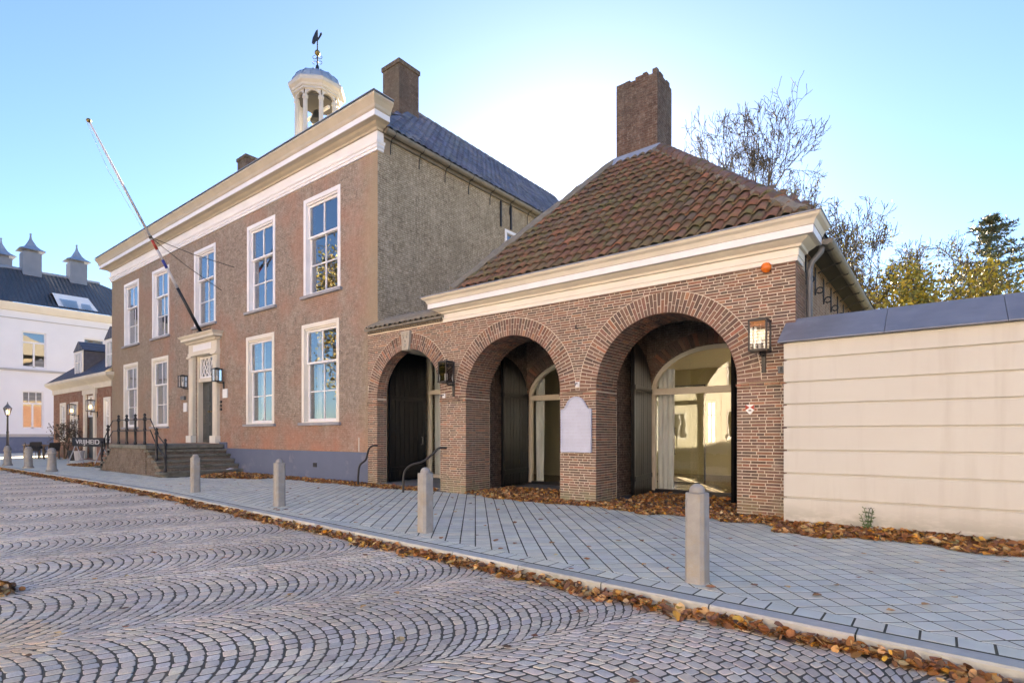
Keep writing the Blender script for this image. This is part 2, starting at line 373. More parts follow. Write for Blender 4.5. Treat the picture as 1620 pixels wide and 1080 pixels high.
# ------------------------------------------------------------------ ground, road, pavement
g = MB().quad((-400, -400, -.16), (400, -400, -.16), (400, 400, -.16), (-400, 400, -.16)).build('ground', plain('garden_earth', (.12, .13, .06), (.09, .08, .05), .95, 2))
structure(g, 'earth and grass ground reaching out beyond the buildings', 'ground')
def kerbY(x):
    if x > -14: return 4.03 - .06 * x
    if x > -18: return 4.87 + (-14 - x) * .004
    return 4.886 - (-18 - x) * .002
KX = [9.0] + [8 - i * 1.0 for i in range(70)]
rb = MB()
for a, b in zip(KX[:-1], KX[1:]):
    rb.quad((b, -60, -.1018), (a, -60, -.1018), (a, kerbY(a), -.1018), (b, kerbY(b), -.1018))
road = rb.build('road', M_roadj); structure(road, 'cobbled road of grey purple setts laid in arcs', 'road')

# setts laid in segmental arcs, columns across the street
TAU = R(21); PH = (math.cos(TAU), -math.sin(TAU)); AH = (math.sin(TAU), math.cos(TAU))
def pa(p, a): return (p * PH[0] + a * AH[0], p * PH[1] + a * AH[1])
def make_setts():
    W = 1.62; Rr = 1.0; ha = math.asin(W / 2 / Rr); NS = 20; rowp = .088
    out = []
    r2 = random.Random(3)
    for ci in range(-18, 7):
        pc = -3.9 + W * ci + r2.uniform(-.03, .03)
        ph = r2.uniform(0, rowp)
        a_lo = (-2.0 + pc * math.sin(TAU)) / math.cos(TAU) - 1.6; a_hi = (5.4 + pc * math.sin(TAU)) / math.cos(TAU) + .8
        for k in range(int(a_lo / rowp), int(a_hi / rowp)):
            a0r = k * rowp + ph + .005 * math.sin(k * .31 + ci); off = .5 if k % 2 else 0
            br = [(-ha) + 2 * ha * (j + off) / NS for j in range(0 if off else 1, NS)]
            br = [-ha] + [b + r2.uniform(-.016, .016) for b in br if -ha + .02 < b < ha - .02] + [ha]
            for a0, a1 in zip(br[:-1], br[1:]):
                am = (a0 + a1) / 2
                xm, ym = pa(pc + Rr * math.sin(am), a0r + Rr * math.cos(am) - Rr * .8 + rowp / 2)
                if ym > kerbY(xm) - .05 or ym < -1.6: continue
                if xm < -29.5 or xm > 3.2: continue
                if ym < (-xm) * .115 - 1.9: continue
                out.append((pc, a0r - Rr * .8, a0, a1, xm, ym))
    return out, Rr, rowp
SETTS, RR, ROWP = make_setts()
sr = random.Random(5)
SC_COL = [(.98, .95, .98), (.92, .93, 1.02), (1.06, .96, .94), (.88, .85, .87), (1.05, 1.03, 1.0), (.95, .88, .86), (1.0, 1.0, 1.06), (1.1, 1.03, .95)]
def sett_mesh(sv):
    xc, yc, a0, a1, xm, ym = sv
    gp = .0075 / RR
    a0 += gp * sr.uniform(.5, 1.2); a1 -= gp * sr.uniform(.5, 1.2)
    lo = .0068 * sr.uniform(.5, 1.3); hi = ROWP - .0068 * sr.uniform(.5, 1.3)
    cs = [(a0, lo), (a1, lo), (a1, hi), (a0, hi)]
    P = [Vector((*pa(xc + RR * math.sin(a) + sr.uniform(-.005, .005), yc + RR * math.cos(a) + h + sr.uniform(-.005, .005)), 0)) for a, h in cs]
    c = sum(P, Vector()) / 4
    zt = -.0985 + sr.uniform(-.0015, .002); tx = sr.uniform(-.025, .025); ty = sr.uniform(-.025, .025)
    oct_ = []
    for i in range(4):
        p = P[i]; q = P[(i + 1) % 4]; o = P[i - 1]
        oct_.append(p + (o - p) * .13); oct_.append(p + (q - p) * .13)
    vs = []
    for k, dz in ((1.0, -.018), (1.0, -.004), (.90, 0.0)):
        for p in oct_:
            q = c + (p - c) * k; vs.append((q.x, q.y, zt + dz + (q.x - c.x) * tx + (q.y - c.y) * ty))
    vs.append((c.x, c.y, zt + .001))
    fs = []
    for r_ in range(2):
        for j in range(8): fs.append((r_ * 8 + j, r_ * 8 + (j + 1) % 8, (r_ + 1) * 8 + (j + 1) % 8, (r_ + 1) * 8 + j))
    for j in range(8): fs.append((16 + j, 16 + (j + 1) % 8, 24))
    t = jit(sr.choice(SC_COL), .15, .025); kk = 1 + .07 * math.sin(xm * 1.9 + 2 * math.sin(ym * 1.3)) + .05 * math.sin(ym * 3.1 + xm); t = (t[0] * kk, t[1] * kk, t[2] * kk)
    if (xm + 4.95) ** 2 / .35 + (ym - .75) ** 2 / .12 < 1: t = (1.35 * t[0], 1.18 * t[1], .95 * t[2])   # an oval patch of setts tinted paler and warmer
    # face order gives upward normals
    return vs, [f[::-1] for f in fs], t
vis = [s for s in SETTS if inview((s[4], s[5], -.1), 10)]
vis.sort(key=lambda s: depth((s[4], s[5], 0)))
near = set(id(s) for s in vis[:300])
mb = MB()
for s in SETTS:
    vs, fs, t = sett_mesh(s)
    if id(s) in near:
        MB().add(vs, fs, t).build('sett', M_sett, road)
    else: mb.add(vs, fs, t)
mb.build('setts', M_sett, road, kind='stuff')

# pavement slab, kerb stones, tiles
pb = MB()
for a, b in zip(KX[:-1], KX[1:]):
    pb.quad((b, kerbY(b) + .02, -.0018), (a, kerbY(a) + .02, -.0018), (a, 12.5, -.0018), (b, 12.5, -.0018))
pave = pb.build('pavement', M_joint); structure(pave, 'pavement of pale grey square tiles laid diagonally beside the road', 'pavement')
KW = .15
kr = random.Random(11); x = 7.0
while x > -46:
    L = .93 if x > -6 else 1.0
    x0, x1 = x - L + .006, x - .006
    t = jit((1, 1, 1), .1, .02)
    y0a, y0b = kerbY(x0), kerbY(x1)
    m_ = MB()
    b = .012
    m_.add([(x0, y0a, -.16), (x1, y0b, -.16), (x1, y0b, -b), (x0, y0a, -b), (x1, y0b + b, 0.002), (x0, y0a + b, 0.002), (x1, y0b + KW, 0.002), (x0, y0a + KW, 0.002), (x1, y0b + KW, -.16), (x0, y0a + KW, -.16)],
           [(0, 1, 2, 3), (3, 2, 4, 5), (5, 4, 6, 7), (7, 6, 8, 9), (0, 3, 5, 7, 9), (1, 8, 6, 4, 2)], t)
    m_.build('kerb_stone', M_kerb, pave)
    x -= L
def tile_poly(poly, t, zt=0.0):
    c = sum((Vector(p) for p in poly), Vector((0, 0))) / len(poly)
    vs = []; n = len(poly)
    tx, ty = kr.uniform(-.006, .006), kr.uniform(-.006, .006); zz = zt + kr.uniform(-.0008, .0008)
    for k, z in ((1, -.02), (1, -.003), (.965, 0)):
        for p in poly:
            q = c + (Vector(p) - c) * k; vs.append((q.x, q.y, zz + z + (q.x - c.x) * tx + (q.y - c.y) * ty))
    fs = []
    for r_ in range(2):
        for j in range(n): fs.append((r_ * n + j, r_ * n + (j + 1) % n, (r_ + 1) * n + (j + 1) % n, (r_ + 1) * n + j))
    fs.append(tuple(range(2 * n, 3 * n)))
    return vs, fs, t
TILES = []
TCOL = [(1, 1, 1), (.94, .96, .97), (1.05, 1.03, 1.0), (.9, .92, .95), (.98, 1.0, 1.05)]
GAPY = .04; TA = .18
def below_clip(poly, ylim):      # keep the part with Y above the border line
    out = []
    n = len(poly)
    for i in range(n):
        p, q = poly[i], poly[(i + 1) % n]
        dp = p[1] - ylim(p[0]); dq = q[1] - ylim(q[0])
        if dp >= 0: out.append(p)
        if (dp >= 0) != (dq >= 0):
            s = dp / (dp - dq); out.append((p[0] + (q[0] - p[0]) * s, p[1] + (q[1] - p[1]) * s))
    return out
x = 6.0
while x > -33:
    x0, x1 = x - .18 + .006, x - .006
    ya, yb = kerbY(x0) + KW + GAPY, kerbY(x1) + KW + GAPY
    TILES.append(([(x0, ya), (x1, yb), (x1, yb + .19), (x0, ya + .19)], jit(kr.choice(TCOL), .06, .015))); x -= .18
blim = lambda X: kerbY(X) + KW + GAPY + .198
ca, sa = math.cos(R(45 - 3.2)), math.sin(R(45 - 3.2))
for i in range(-150, 60):
    for j in range(-20, 190):
        u0, u1 = i * TA + .0068, (i + 1) * TA - .0068; v0, v1 = j * TA + .0068, (j + 1) * TA - .0068
        cx_ = -2.0 + (i + .5) * TA * ca - (j + .5) * TA * sa; cy_ = 4.4 + (i + .5) * TA * sa + (j + .5) * TA * ca
        if not (-26 < cx_ < 5): continue
        top = 8.68 if cx_ > -11.4 else 8.92
        if cx_ > -1.75: top = 8.25
        if cy_ > top + .1 or cy_ < blim(cx_) - .2: continue
        if -24.2 < cx_ < -17.95 and cy_ > 6.6: continue
        poly = [(-2.0 + u * ca - v * sa, 4.4 + u * sa + v * ca) for u, v in ((u0, v0), (u1, v0), (u1, v1), (u0, v1))]
        poly = below_clip(poly, blim)
        if len(poly) >= 3: TILES.append((poly, jit(kr.choice(TCOL), .06, .015)))
def tdepth(t):
    c = t[0][0]; return depth((c[0], c[1], 0)) if inview((c[0], c[1], 0), 5) else 999
order = sorted(range(len(TILES)), key=lambda i: tdepth(TILES[i])); nearT = set(order[:300])
mb = MB()
for i, (poly, t) in enumerate(TILES):
    vs, fs, t = tile_poly(poly, t)
    if i in nearT: MB().add(vs, fs, t).build('paving_tile', M_tile, pave)
    else: mb.add(vs, fs, t)
far = [(-26, kerbY(-26) + .36, .0), (-26, 9, .0), (-60, 9, .0), (-60, kerbY(-60) + .36, .0)]
mb.add(far, [(0, 3, 2, 1)][0:1], (1, 1, 1)); mb.add([(-42, 9, 0), (-42, 14, 0), (-51.9, 14, 0), (-51.9, 9, 0)], [(0, 3, 2, 1)])
mb.build('paving_tiles', M_tile, pave, kind='stuff')

# ------------------------------------------------------------------ building helpers
def wall_openings(mb, x0, x1, z0, z1, y0, y1, ops, axis='X'):
    """front (y0) and back (y1) skins of a wall with rectangular openings and their reveals"""
    xs = sorted(set([x0, x1] + [o[0] for o in ops] + [o[1] for o in ops])); zs = sorted(set([z0, z1] + [o[2] for o in ops] + [o[3] for o in ops]))
    def P(x, y, z): return (x, y, z) if axis == 'X' else (y, x, z)
    for a, b in zip(xs[:-1], xs[1:]):
        for c, d in zip(zs[:-1], zs[1:]):
            mx, mz = (a + b) / 2, (c + d) / 2
            if any(o[0] < mx < o[1] and o[2] < mz < o[3] for o in ops): continue
            mb.quad(P(a, y0, c), P(b, y0, c), P(b, y0, d), P(a, y0, d)); mb.quad(P(b, y1, c), P(a, y1, c), P(a, y1, d), P(b, y1, d))
    for a, b, c, d in ops:
        mb.quad(P(a, y0, c), P(a, y1, c), P(a, y1, d), P(a, y0, d)); mb.quad(P(b, y1, c), P(b, y0, c), P(b, y0, d), P(b, y1, d))
        mb.quad(P(a, y0, d), P(a, y1, d), P(b, y1, d), P(b, y0, d)); mb.quad(P(a, y1, c), P(a, y0, c), P(b, y0, c), P(b, y1, c))
    for a, b in ((x0, x1),):
        mb.quad(P(a, y0, z0), P(a, y0, z1), P(a, y1, z1), P(a, y1, z0)); mb.quad(P(b, y0, z0), P(b, y1, z0), P(b, y1, z1), P(b, y0, z1))
        mb.quad(P(a, y0, z1), P(b, y0, z1), P(b, y1, z1), P(a, y1, z1))
def frame_ring(mb, x0, x1, z0, z1, wd, y0, y1, wb=None):
    wb = wd if wb is None else wb
    mb.box(x0, x0 + wd, y0, y1, z0, z1); mb.box(x1 - wd, x1, y0, y1, z0, z1)
    mb.box(x0 + wd, x1 - wd, y0, y1, z1 - wd, z1); mb.box(x0 + wd, x1 - wd, y0, y1, z0, z0 + wb)
def curtain_mesh(x0, x1, y, z0, z1, amp=.03, n=28, seed=1):
    r_ = random.Random(seed); mb = MB(); vs = []; ph = r_.uniform(0, 6)
    for z in (z0, (z0 + z1) / 2, z1):
        for i in range(n + 1):
            u = i / n; vs.append((x0 + (x1 - x0) * u + .01 * math.sin(z * 3 + u * 5), y + amp * math.sin(u * (x1 - x0) * 55 + ph) + amp * .4 * math.sin(u * 17 + z), z))
    fs = [(r2 * (n + 1) + i, r2 * (n + 1) + i + 1, (r2 + 1) * (n + 1) + i + 1, (r2 + 1) * (n + 1) + i) for r2 in range(2) for i in range(n)]
    return mb.add(vs, fs)
def sash_window(parent, x0, x1, z0, z1, y, upper=False, curt=True, seed=0):
    mb = MB(); frame_ring(mb, x0, x1, z0, z1, .125, y - .015, y + .19, .03)
    mb.box(x0 + .125, x1 - .125, y + .02, y + .08, z1 - .17, z1 - .125)
    wn = mb.build('window', M_white if upper else M_creamw, parent, bevel=.006)
    zr = z0 + (z1 - z0) * .605
    a, b = x0 + .125, x1 - .125
    for (c, d, yy, rows) in ((zr - .03, z1 - .17, y + .08, 1), (z0 + .03, zr + .03, y + .135, 2)):
        s = MB(); frame_ring(s, a, b, c, d, .065, yy, yy + .05, .085 if rows == 2 else .06)
        mx = (a + b) / 2; s.box(mx - .02, mx + .02, yy + .003, yy + .047, c + .05, d - .05)
        zm = (c + d) / 2 + .01
        if rows == 2: s.box(a + .06, mx - .02, yy + .003, yy + .047, zm - .018, zm + .018); s.box(mx + .02, b - .06, yy + .003, yy + .047, zm - .018, zm + .018)
        s.build('sash', M_white, wn, bevel=.004)
        zz = [(c + .06, d - .065)] if rows == 1 else [(c + .085, zm - .018), (zm + .018, d - .065)]
        for (p, q) in zz:
            for (e, f_) in ((a + .065, mx - .02), (mx + .02, b - .065)):
                k = rng.uniform(-.004, .004); k2 = rng.uniform(-.004, .004)
                MB().quad((e, yy + .025 + k, p), (f_, yy + .025 - k, p), (f_, yy + .025 - k + k2, q), (e, yy + .025 + k + k2, q)).build('pane', M_glass, wn)
    MB().box(x0 - .09, x1 + .09, y - .09, y + .04, z0 - .085, z0 - .002).build('sill', M_sillst, wn, bevel=.008)
    if curt:
        wv = .24
        curtain_mesh(x0 + .1, x0 + .1 + wv, y + .45, z0, z1, seed=seed).build('curtain', M_curtain, wn, smooth=True)
        curtain_mesh(x1 - .1 - wv, x1 - .1, y + .45, z0, z1, seed=seed + 1).build('curtain', M_curtain, wn, smooth=True)
    return wn
def sweep_cornice(mb, xa, xb, yf, yra, yrb, prof):
    """profile (outset, z) swept round the front of a wall and back along both flanks"""
    rows = []
    for o, z in prof: rows.append([(xa - o, yra, z), (xa - o, yf - o, z), (xb + o, yf - o, z), (xb + o, yrb, z)])
    vs = [p for r_ in rows for p in r_]; n = 4
    fs = [(i * n + j, i * n + j + 1, (i + 1) * n + j + 1, (i + 1) * n + j) for i in range(len(rows) - 1) for j in range(3)]
    fs += [tuple(i * n for i in range(len(rows))), tuple(i * n + 3 for i in range(len(rows)))[::-1]]
    mb.add(vs, fs); return mb
def pantile(o, u, v, nrm, wid, ln, t, seed, lift=.035):
    """S-shaped clay tile: o lower-left corner, u across, v up the slope"""
    r_ = random.Random(seed); mb = MB(); prof = []
    N = 8
    for i in range(N + 1):
        a = i / N
        h = .028 * math.sin(a * 2 * math.pi * .98 - 2.2) + (.012 if a > .85 else 0)
        prof.append((a * wid * 1.09, h))
    dz = r_.uniform(-.006, .006); sk = r_.uniform(-.02, .02); dv = r_.uniform(-.012, .012)
    vs = []
    for vv, hh in ((dv, lift), (ln * 1.12 + dv, .004)):
        for a, h in prof: vs.append(o + u * (a + sk * vv) + v * vv + nrm * (h + hh + dz + .03))
    for a, h in prof: vs.append(o + u * a + v * dv + nrm * (h + lift + dz + .03 - .016))
    n = N + 1
    fs = [(i, i + 1, n + i + 1, n + i) for i in range(N)] + [(2 * n + i, 2 * n + i + 1, i + 1, i) for i in range(N)]
    mb.add(vs, fs, t); return mb
def ridge_caps(a, b, mat, parent, r0=.12, ln=.36, tint=None, name='ridge_tile'):
    a = Vector(a); b = Vector(b); d = (b - a); L = d.length; d.normalize(); k = int(L / ln)
    side = d.cross(Vector((0, 0, 1))).normalized(); up = side.cross(d)
    for i in range(k):
        vs = []
        for e, rr in ((i * ln - .03, r0 * 1.06), ((i + 1) * ln, r0 * .9)):
            for j in range(7):
                an = math.pi * (j / 6 * 1.1 - .05); vs.append(a + d * e + side * math.cos(an) * rr + up * (math.sin(an) * rr * .85 + rng.uniform(0, .004)))
        fs = [(j, j + 1, 8 + j, 7 + j) for j in range(6)] + [tuple(range(7))]
        MB().add(vs, fs, jit(tint, .2, .05) if tint else (1, 1, 1)).build(name, mat, parent, smooth=False)
def chimney_box(parent, x0, x1, y0, y1, z0, z1, matf, mats, cap=True, ragged=False, name='chimney'):
    f_ = MB().quad((x0, y0, z0), (x1, y0, z0), (x1, y0, z1), (x0, y0, z1)).quad((x1, y1, z0), (x0, y1, z0), (x0, y1, z1), (x1, y1, z1))
    f_.quad((x0, y0, z1), (x1, y0, z1), (x1, y1, z1), (x0, y1, z1))
    c = f_.build(name, matf, parent)
    MB().quad((x1, y0, z0), (x1, y1, z0), (x1, y1, z1), (x1, y0, z1)).quad((x0, y1, z0), (x0, y0, z0), (x0, y0, z1), (x0, y1, z1)).build('chimney_flank', mats, c)
    if cap:
        MB().box(x0 - .04, x1 + .04, y0 - .04, y1 + .04, z1 - .12, z1 + .02).build('chimney_cap', matf, c, bevel=.01)
    if ragged:
        q = MB(); r_ = random.Random(4); xx = x0
        while xx < x1 - .02:
            wv = min(r_.uniform(.1, .22), x1 - xx)
            for yy in (y0, y1 - .12): q.box(xx + .004, xx + wv - .004, yy - r_.uniform(0, .02), yy + .12, z1 - .03, z1 + r_.choice((.06, .06, .12, .13, .03)) + .06 * (xx - x0))
            xx += wv
        yy = y0 + .14
        while yy < y1 - .14:
            wv = min(.2, y1 - .14 - yy)
            for xv in (x0, x1 - .12): q.box(xv, xv + .12 + r_.uniform(0, .015), yy + .004, yy + wv - .004, z1 - .03, z1 + r_.choice((.06, .1, .12)) + (.05 if xv > x0 else 0))
            yy += .2
        q.build('chimney_cap', matf, c)
    return c

# ------------------------------------------------------------------ town hall
YM = 9.0; XL, XR = -31.13, -11.38
TH_ = thing('town_hall', 'large brown brick town hall with white cornice, sash windows and bell cupola', 'building', (-21.2, 9, 0))
UP = [(-14.76, -12.96), (-18.11, -16.35), (-22.14, -20.38), (-26.19, -24.44), (-29.49, -27.70)]
LO = [(-14.86, -13.02), (-18.17, -16.41), None, (-26.24, -24.52), (-29.56, -27.80)]
ops = [(a, b, 5.29, 8.1) for a, b in UP] + [(o[0], o[1], 1.62, 4.47) for o in LO if o] + [(-22.0, -20.4, .98, 4.2)]
m_ = MB(); wall_openings(m_, XL, XR, 0, 9.3, YM, YM + .4, ops)
wallf = m_.build('front_wall', M_front, TH_)
m_ = MB(); wall_openings(m_, YM + .402, 21, 0, 9.05, XR - .02, XR - .4, [(14.2, 15.2, 6.6, 8.05)], 'Y')
m_.build('side_wall', M_side, TH_)
MB().box(XR - .3, XR + .005, YM + .002, YM + .55, 3.6, 8.52).build('corner_pier', M_side, TH_)
MB().box(XL, XL + .4, YM + .4, 21, 0, 9.0).build('side_wall', M_side, TH_)
MB().box(XL, XR, 20.8, 21.1, 0, 9.0).build('rear_wall', M_side, TH_)
MB().box(XL + .4, XR - .4, YM + .4, 20.8, 4.75, 4.95).build('floor_slab', M_dark, TH_)
MB().box(XL + .4, XR - .4, YM + .4, 20.8, 8.6, 8.7).build('attic_floor', M_dark, TH_)
MB().box(XL + .4, XR - .4, YM + 4.5, YM + 4.6, .3, 8.6).build('corridor_wall', M_dark, TH_)
# white side window high on the flank
sw = MB(); 
for (a, b, c, d) in ((14.2, 14.3, 6.6, 8.05), (15.1, 15.2, 6.6, 8.05), (14.3, 15.1, 7.95, 8.05), (14.3, 15.1, 6.6, 6.7), (14.68, 14.72, 6.7, 7.95), (14.3, 15.1, 7.6, 7.64)):
    sw.box(XR - .14, XR + .0, a, b, c, d)
sw = sw.build('window', M_white, TH_)
MB().quad((XR - .09, 14.3, 6.7), (XR - .09, 15.1, 6.7), (XR - .09, 15.1, 7.95), (XR - .09, 14.3, 7.95)).build('pane', M_glass, sw)
for yv, z0, z1 in ((13.97, 8.05, 8.88), (14.5, 8.1, 8.9)):
    MB().box(XR - .02, XR + .03, yv - .025, yv + .025, z0, z1).build('wall_anchor', M_iron, TH_)
for i, u in enumerate(UP): sash_window(TH_, u[0], u[1], 5.29, 8.1, YM, True, False, i * 3)
for i, u in enumerate(LO):
    if u: sash_window(TH_, u[0], u[1], 1.62, 4.47, YM, False, True, 40 + i * 3)
# plinth with vent
MB().box(-19.5, -11.42, YM - .05, YM + .0, .0, .81).build('plinth', M_greyblue, TH_)
MB().box(XL, -22.5, YM - .05, YM + .0, .0, .81).build('plinth', M_greyblue, TH_)
MB().box(-20.0, -19.5, YM - .05, YM + .0, .0, 1.02).build('plinth', M_greyblue, TH_)
vx = FY(497.5, 735, 8.93)
MB().box(vx[0] - .09, vx[0] + .09, YM - .062, YM - .04, vx[2] - .06, vx[2] + .06).build('vent_grille', M_iron, TH_)
# cornice
crn = sweep_cornice(MB(), XL, XR, YM, YM + .55, YM + .16, [(.0, 8.50), (.05, 8.50), (.05, 8.57), (.075, 8.575), (.075, 8.65), (.10, 8.66), (.12, 8.72), (.0, 8.725)]).build('architrave', M_white, TH_)
sweep_cornice(MB(), XL, XR, YM, YM + .55, YM + .15, [(.0, 8.727), (.055, 8.727), (.055, 8.98), (.0, 8.985)]).build('frieze', M_white, TH_)
sweep_cornice(MB(), XL, XR, YM, YM + .55, YM + .09, [(.0, 8.987), (.10, 8.987), (.12, 9.03), (.20, 9.06), (.25, 9.095), (.38, 9.105), (.0, 9.108)]).build('bed_mould', M_shadecream, TH_)
sweep_cornice(MB(), XL, XR, YM, YM + .55, YM + .07, [(.0, 9.11), (.40, 9.11), (.40, 9.25), (.0, 9.253)]).build('fascia', M_white, TH_)
sweep_cornice(MB(), XL, XR, YM, YM + .55, YM + .08, [(.0, 9.255), (.41, 9.255), (.43, 9.29), (.44, 9.36), (.49, 9.45), (.54, 9.52), (.54, 9.56), (.0, 9.60)]).build('crown_mould', M_shadecream, TH_)
MB().box(XL - .55, XR + .55, YM - .55, YM + .085, 9.602, 9.62).build('cornice_flashing', M_lead, TH_)
# roofs
RZ = 12.2; RXr = -14.2; RYr = 13.3
rf = MB()
rf.add([(XL - .3, 8.9, 9.5), (XR, 8.9, 9.5), (RXr, RYr, RZ), (XL + 3, RYr, RZ), (XL - .3, 18, 9.3)], [(0, 1, 2, 3), (0, 3, 4)])
rf.add([(XR + .12, 9.0, 9.12), (XR + .12, 21.4, 9.12), (RXr, 21.4, RZ), (RXr, RYr, RZ)], [(0, 1, 2, 3)])
rf.add([(RXr, RYr, RZ), (RXr, 21.4, RZ), (-17, 21.4, 9.2), (-17, 17.6, 9.3), (XL - .3, 17.6, 9.3), (XL + 3, RYr, RZ)], [(0, 1, 2), (0, 2, 3, 4, 5)])
rf.add([(XR + .1, 21.4, 9.1), (-17, 21.4, 9.2), (RXr, 21.4, RZ)], [(0, 1, 2)])
roofm = rf.build('roof', M_mortarg, TH_)
o0 = Vector((XR + .16, 9.12, 9.12)); vv = Vector((RXr - (XR + .12), 0, RZ - 9.12)); SL = vv.length; vv.normalize(); uu = Vector((0, 1, 0)); nn = uu.cross(vv); nn = nn if nn.z > 0 else -nn
tl = []; wt = .235; lt = .30
BC = [(.16, .185, .26), (.125, .15, .22), (.20, .22, .29), (.11, .125, .18), (.17, .19, .24), (.22, .225, .25)]
for r_ in range(int(SL / lt)):
    for c_ in range(int(12.1 / wt)):
        p = o0 + uu * (c_ * wt) + vv * (r_ * lt - .02)
        # right of the hip only
        if p.y < 9.0 + (9.12 + .16 - p.z + 0) * -1.35 - .1: continue
        if -14.3 < p.x < -13.45 and 11.4 < p.y + .1 < 12.45: continue
        tl.append((p, r_ * 1000 + c_))
tl.sort(key=lambda q: depth(q[0])); bulk = MB()
for i, (p, sd) in enumerate(tl):
    q = pantile(p, uu, vv, nn, wt, lt, jit(rng.choice(BC), .2, .05), sd)
    if i < 300: q.build('roof_tile', M_roofblue, roofm, smooth=True)
    else: bulk.add(q.v, q.f); bulk.c[-len(q.v):] = q.c
bulk.build('roof_tiles', M_roofblue, roofm, smooth=True, kind='stuff')
ridge_caps((RXr, 12.6, RZ - .02), (RXr, 21.4, RZ - .02), M_mortarg, roofm, .13, .38)
# side gutter and its brackets
gt = MB(); pr = []
for j in range(9):
    an = math.pi + math.pi * j / 8; pr.append((XR + .16 + .1 * math.cos(an), 9.06 + .1 * math.sin(an)))
for j in range(8):
    gt.quad((pr[j][0], 9.12, pr[j][1]), (pr[j + 1][0], 9.12, pr[j + 1][1]), (pr[j + 1][0], 21, pr[j + 1][1]), (pr[j][0], 21, pr[j][1]))
gt.add([(p[0], 9.12, p[1]) for p in pr], [tuple(range(9))])
gt.box(XR - .02, XR + .06, 9.16, 21, 8.9, 9.06)
gut = gt.build('gutter', M_gutter, TH_)
for i in range(11):
    yv = 9.4 + i * 1.0
    MB().tube([(XR + .27, yv, 9.07), (XR + .2, yv, 8.955), (XR + .08, yv, 8.93), (XR + .02, yv, 8.75), (XR + .02, yv, 8.55)], .013, 5).build('gutter_bracket', M_iron, gut)
chimney_box(TH_, -14.27, -13.48, 11.5, 12.32, 9.6, 13.06, M_chim, M_chim2)
chimney_box(TH_, -24.0, -23.25, 11.5, 12.3, 9.6, 13.12, M_chim, M_chim2)
# bell cupola
CXc, CYc = -21.25, 13.600
cup = MB(); cup.box(CXc - .98, CXc + .98, CYc - .98, CYc + .98, 11.2, 13.470)
cup = cup.build('cupola', M_lead, TH_)
MB().lathe([(1.12, 0), (1.18, .05), (1.0, .12)], (CXc, CYc, 13.470), 8, rot=R(22.5)).build('cupola_base', M_lead, cup)
for i in range(8):
    a = R(22.5 + 45 * i); px, py = CXc + .83 * math.cos(a), CYc + .83 * math.sin(a)
    MB().lathe([(.105, 0), (.105, .35), (.095, .36), (.09, 1.72), (.12, 1.76), (.12, 1.86)], (px, py, 13.520), 8).build('column', M_cupola, cup)
    MB().lathe([(.108, 0), (.108, .34)], (px, py, 13.520), 8).build('column_foot', M_lead, cup)
    # arch panel between this column and the next
    a2 = R(22.5 + 45 * (i + 1)); A = Vector((px, py, 0)); B = Vector((CXc + .83 * math.cos(a2), CYc + .83 * math.sin(a2), 0)); ar = MB(); K = 10
    nrm = Vector(((A.x + B.x) / 2 - CXc, (A.y + B.y) / 2 - CYc, 0)).normalized() * .07
    for k in range(K):
        f0, f1 = k / K, (k + 1) / K
        def zz(f): return 15.240 + .36 * math.sqrt(max(0, 1 - ((f - .5) / .5) ** 2)) if .06 < f < .94 else 15.220
        P0, P1 = A.lerp(B, f0), A.lerp(B, f1)
        for sgn in (1, -1):
            n_ = nrm * sgn
            ar.quad((P0.x + n_.x, P0.y + n_.y, zz(f0)), (P1.x + n_.x, P1.y + n_.y, zz(f1)), (P1.x + n_.x, P1.y + n_.y, 15.720), (P0.x + n_.x, P0.y + n_.y, 15.720))
        ar.quad((P0.x + nrm.x, P0.y + nrm.y, zz(f0)), (P1.x + nrm.x, P1.y + nrm.y, zz(f1)), (P1.x - nrm.x, P1.y - nrm.y, zz(f1)), (P0.x - nrm.x, P0.y - nrm.y, zz(f0)))
    ar.build('arch', M_cupola, cup)
MB().lathe([(.9, 15.620), (.98, 15.640), (.98, 15.720), (1.03, 15.740), (1.06, 15.820), (1.17, 15.900), (1.19, 16.020), (1.16, 16.080), (.9, 16.100)], (CXc, CYc, 0), 8, rot=R(22.5)).build('cupola_cornice', M_cupola, cup)
dm = MB().lathe([(1.05, 16.090), (1.05, 16.120)] + [(1.04 * math.cos(R(a)), 16.120 + .62 * math.sin(R(a))) for a in (8, 20, 32, 44, 56, 68, 78, 86)], (CXc, CYc, 0), 24).build('dome', M_copper, cup, smooth=True)
for i in range(16):
    a = R(22.5 * i); MB().tube([(CXc + 1.05 * math.cos(R(e)) * math.cos(a), CYc + 1.05 * math.cos(R(e)) * math.sin(a), 16.125 + .63 * math.sin(R(e))) for e in (2, 20, 40, 60, 80)], .018, 5).build('dome_seam', M_copper, cup)
MB().lathe([(.02, .0), (.30, .02), (.30, .05), (.25, .12), (.2, .3), (.17, .42), (.08, .5), (.03, .52)], (CXc, CYc, 14.72), 14).build('bell', M_bell, cup, smooth=True)
MB().lathe([(.8, 0), (.8, .03)], (CXc, CYc, 15.45), 8, rot=R(22.5)).build('cupola_ceiling', M_dark, cup)
MB().box(CXc - .85, CXc + .85, CYc - .05, CYc + .05, 15.020, 15.120).build('bell_beam', M_cream, cup)
MB().lathe([(.09, 16.670), (.085, 17.020), (.06, 17.140), (.03, 17.170), (.025, 18.520), (.01, 18.670)], (CXc, CYc, 0), 10).build('vane_rod', M_iron, cup)
MB().lathe([(.0, -.12), (.07, -.1), (.115, -.03), (.115, .03), (.07, .1), (.0, .12)], (CXc, CYc, 17.690), 12).build('vane_ball', M_gold, cup, smooth=True)
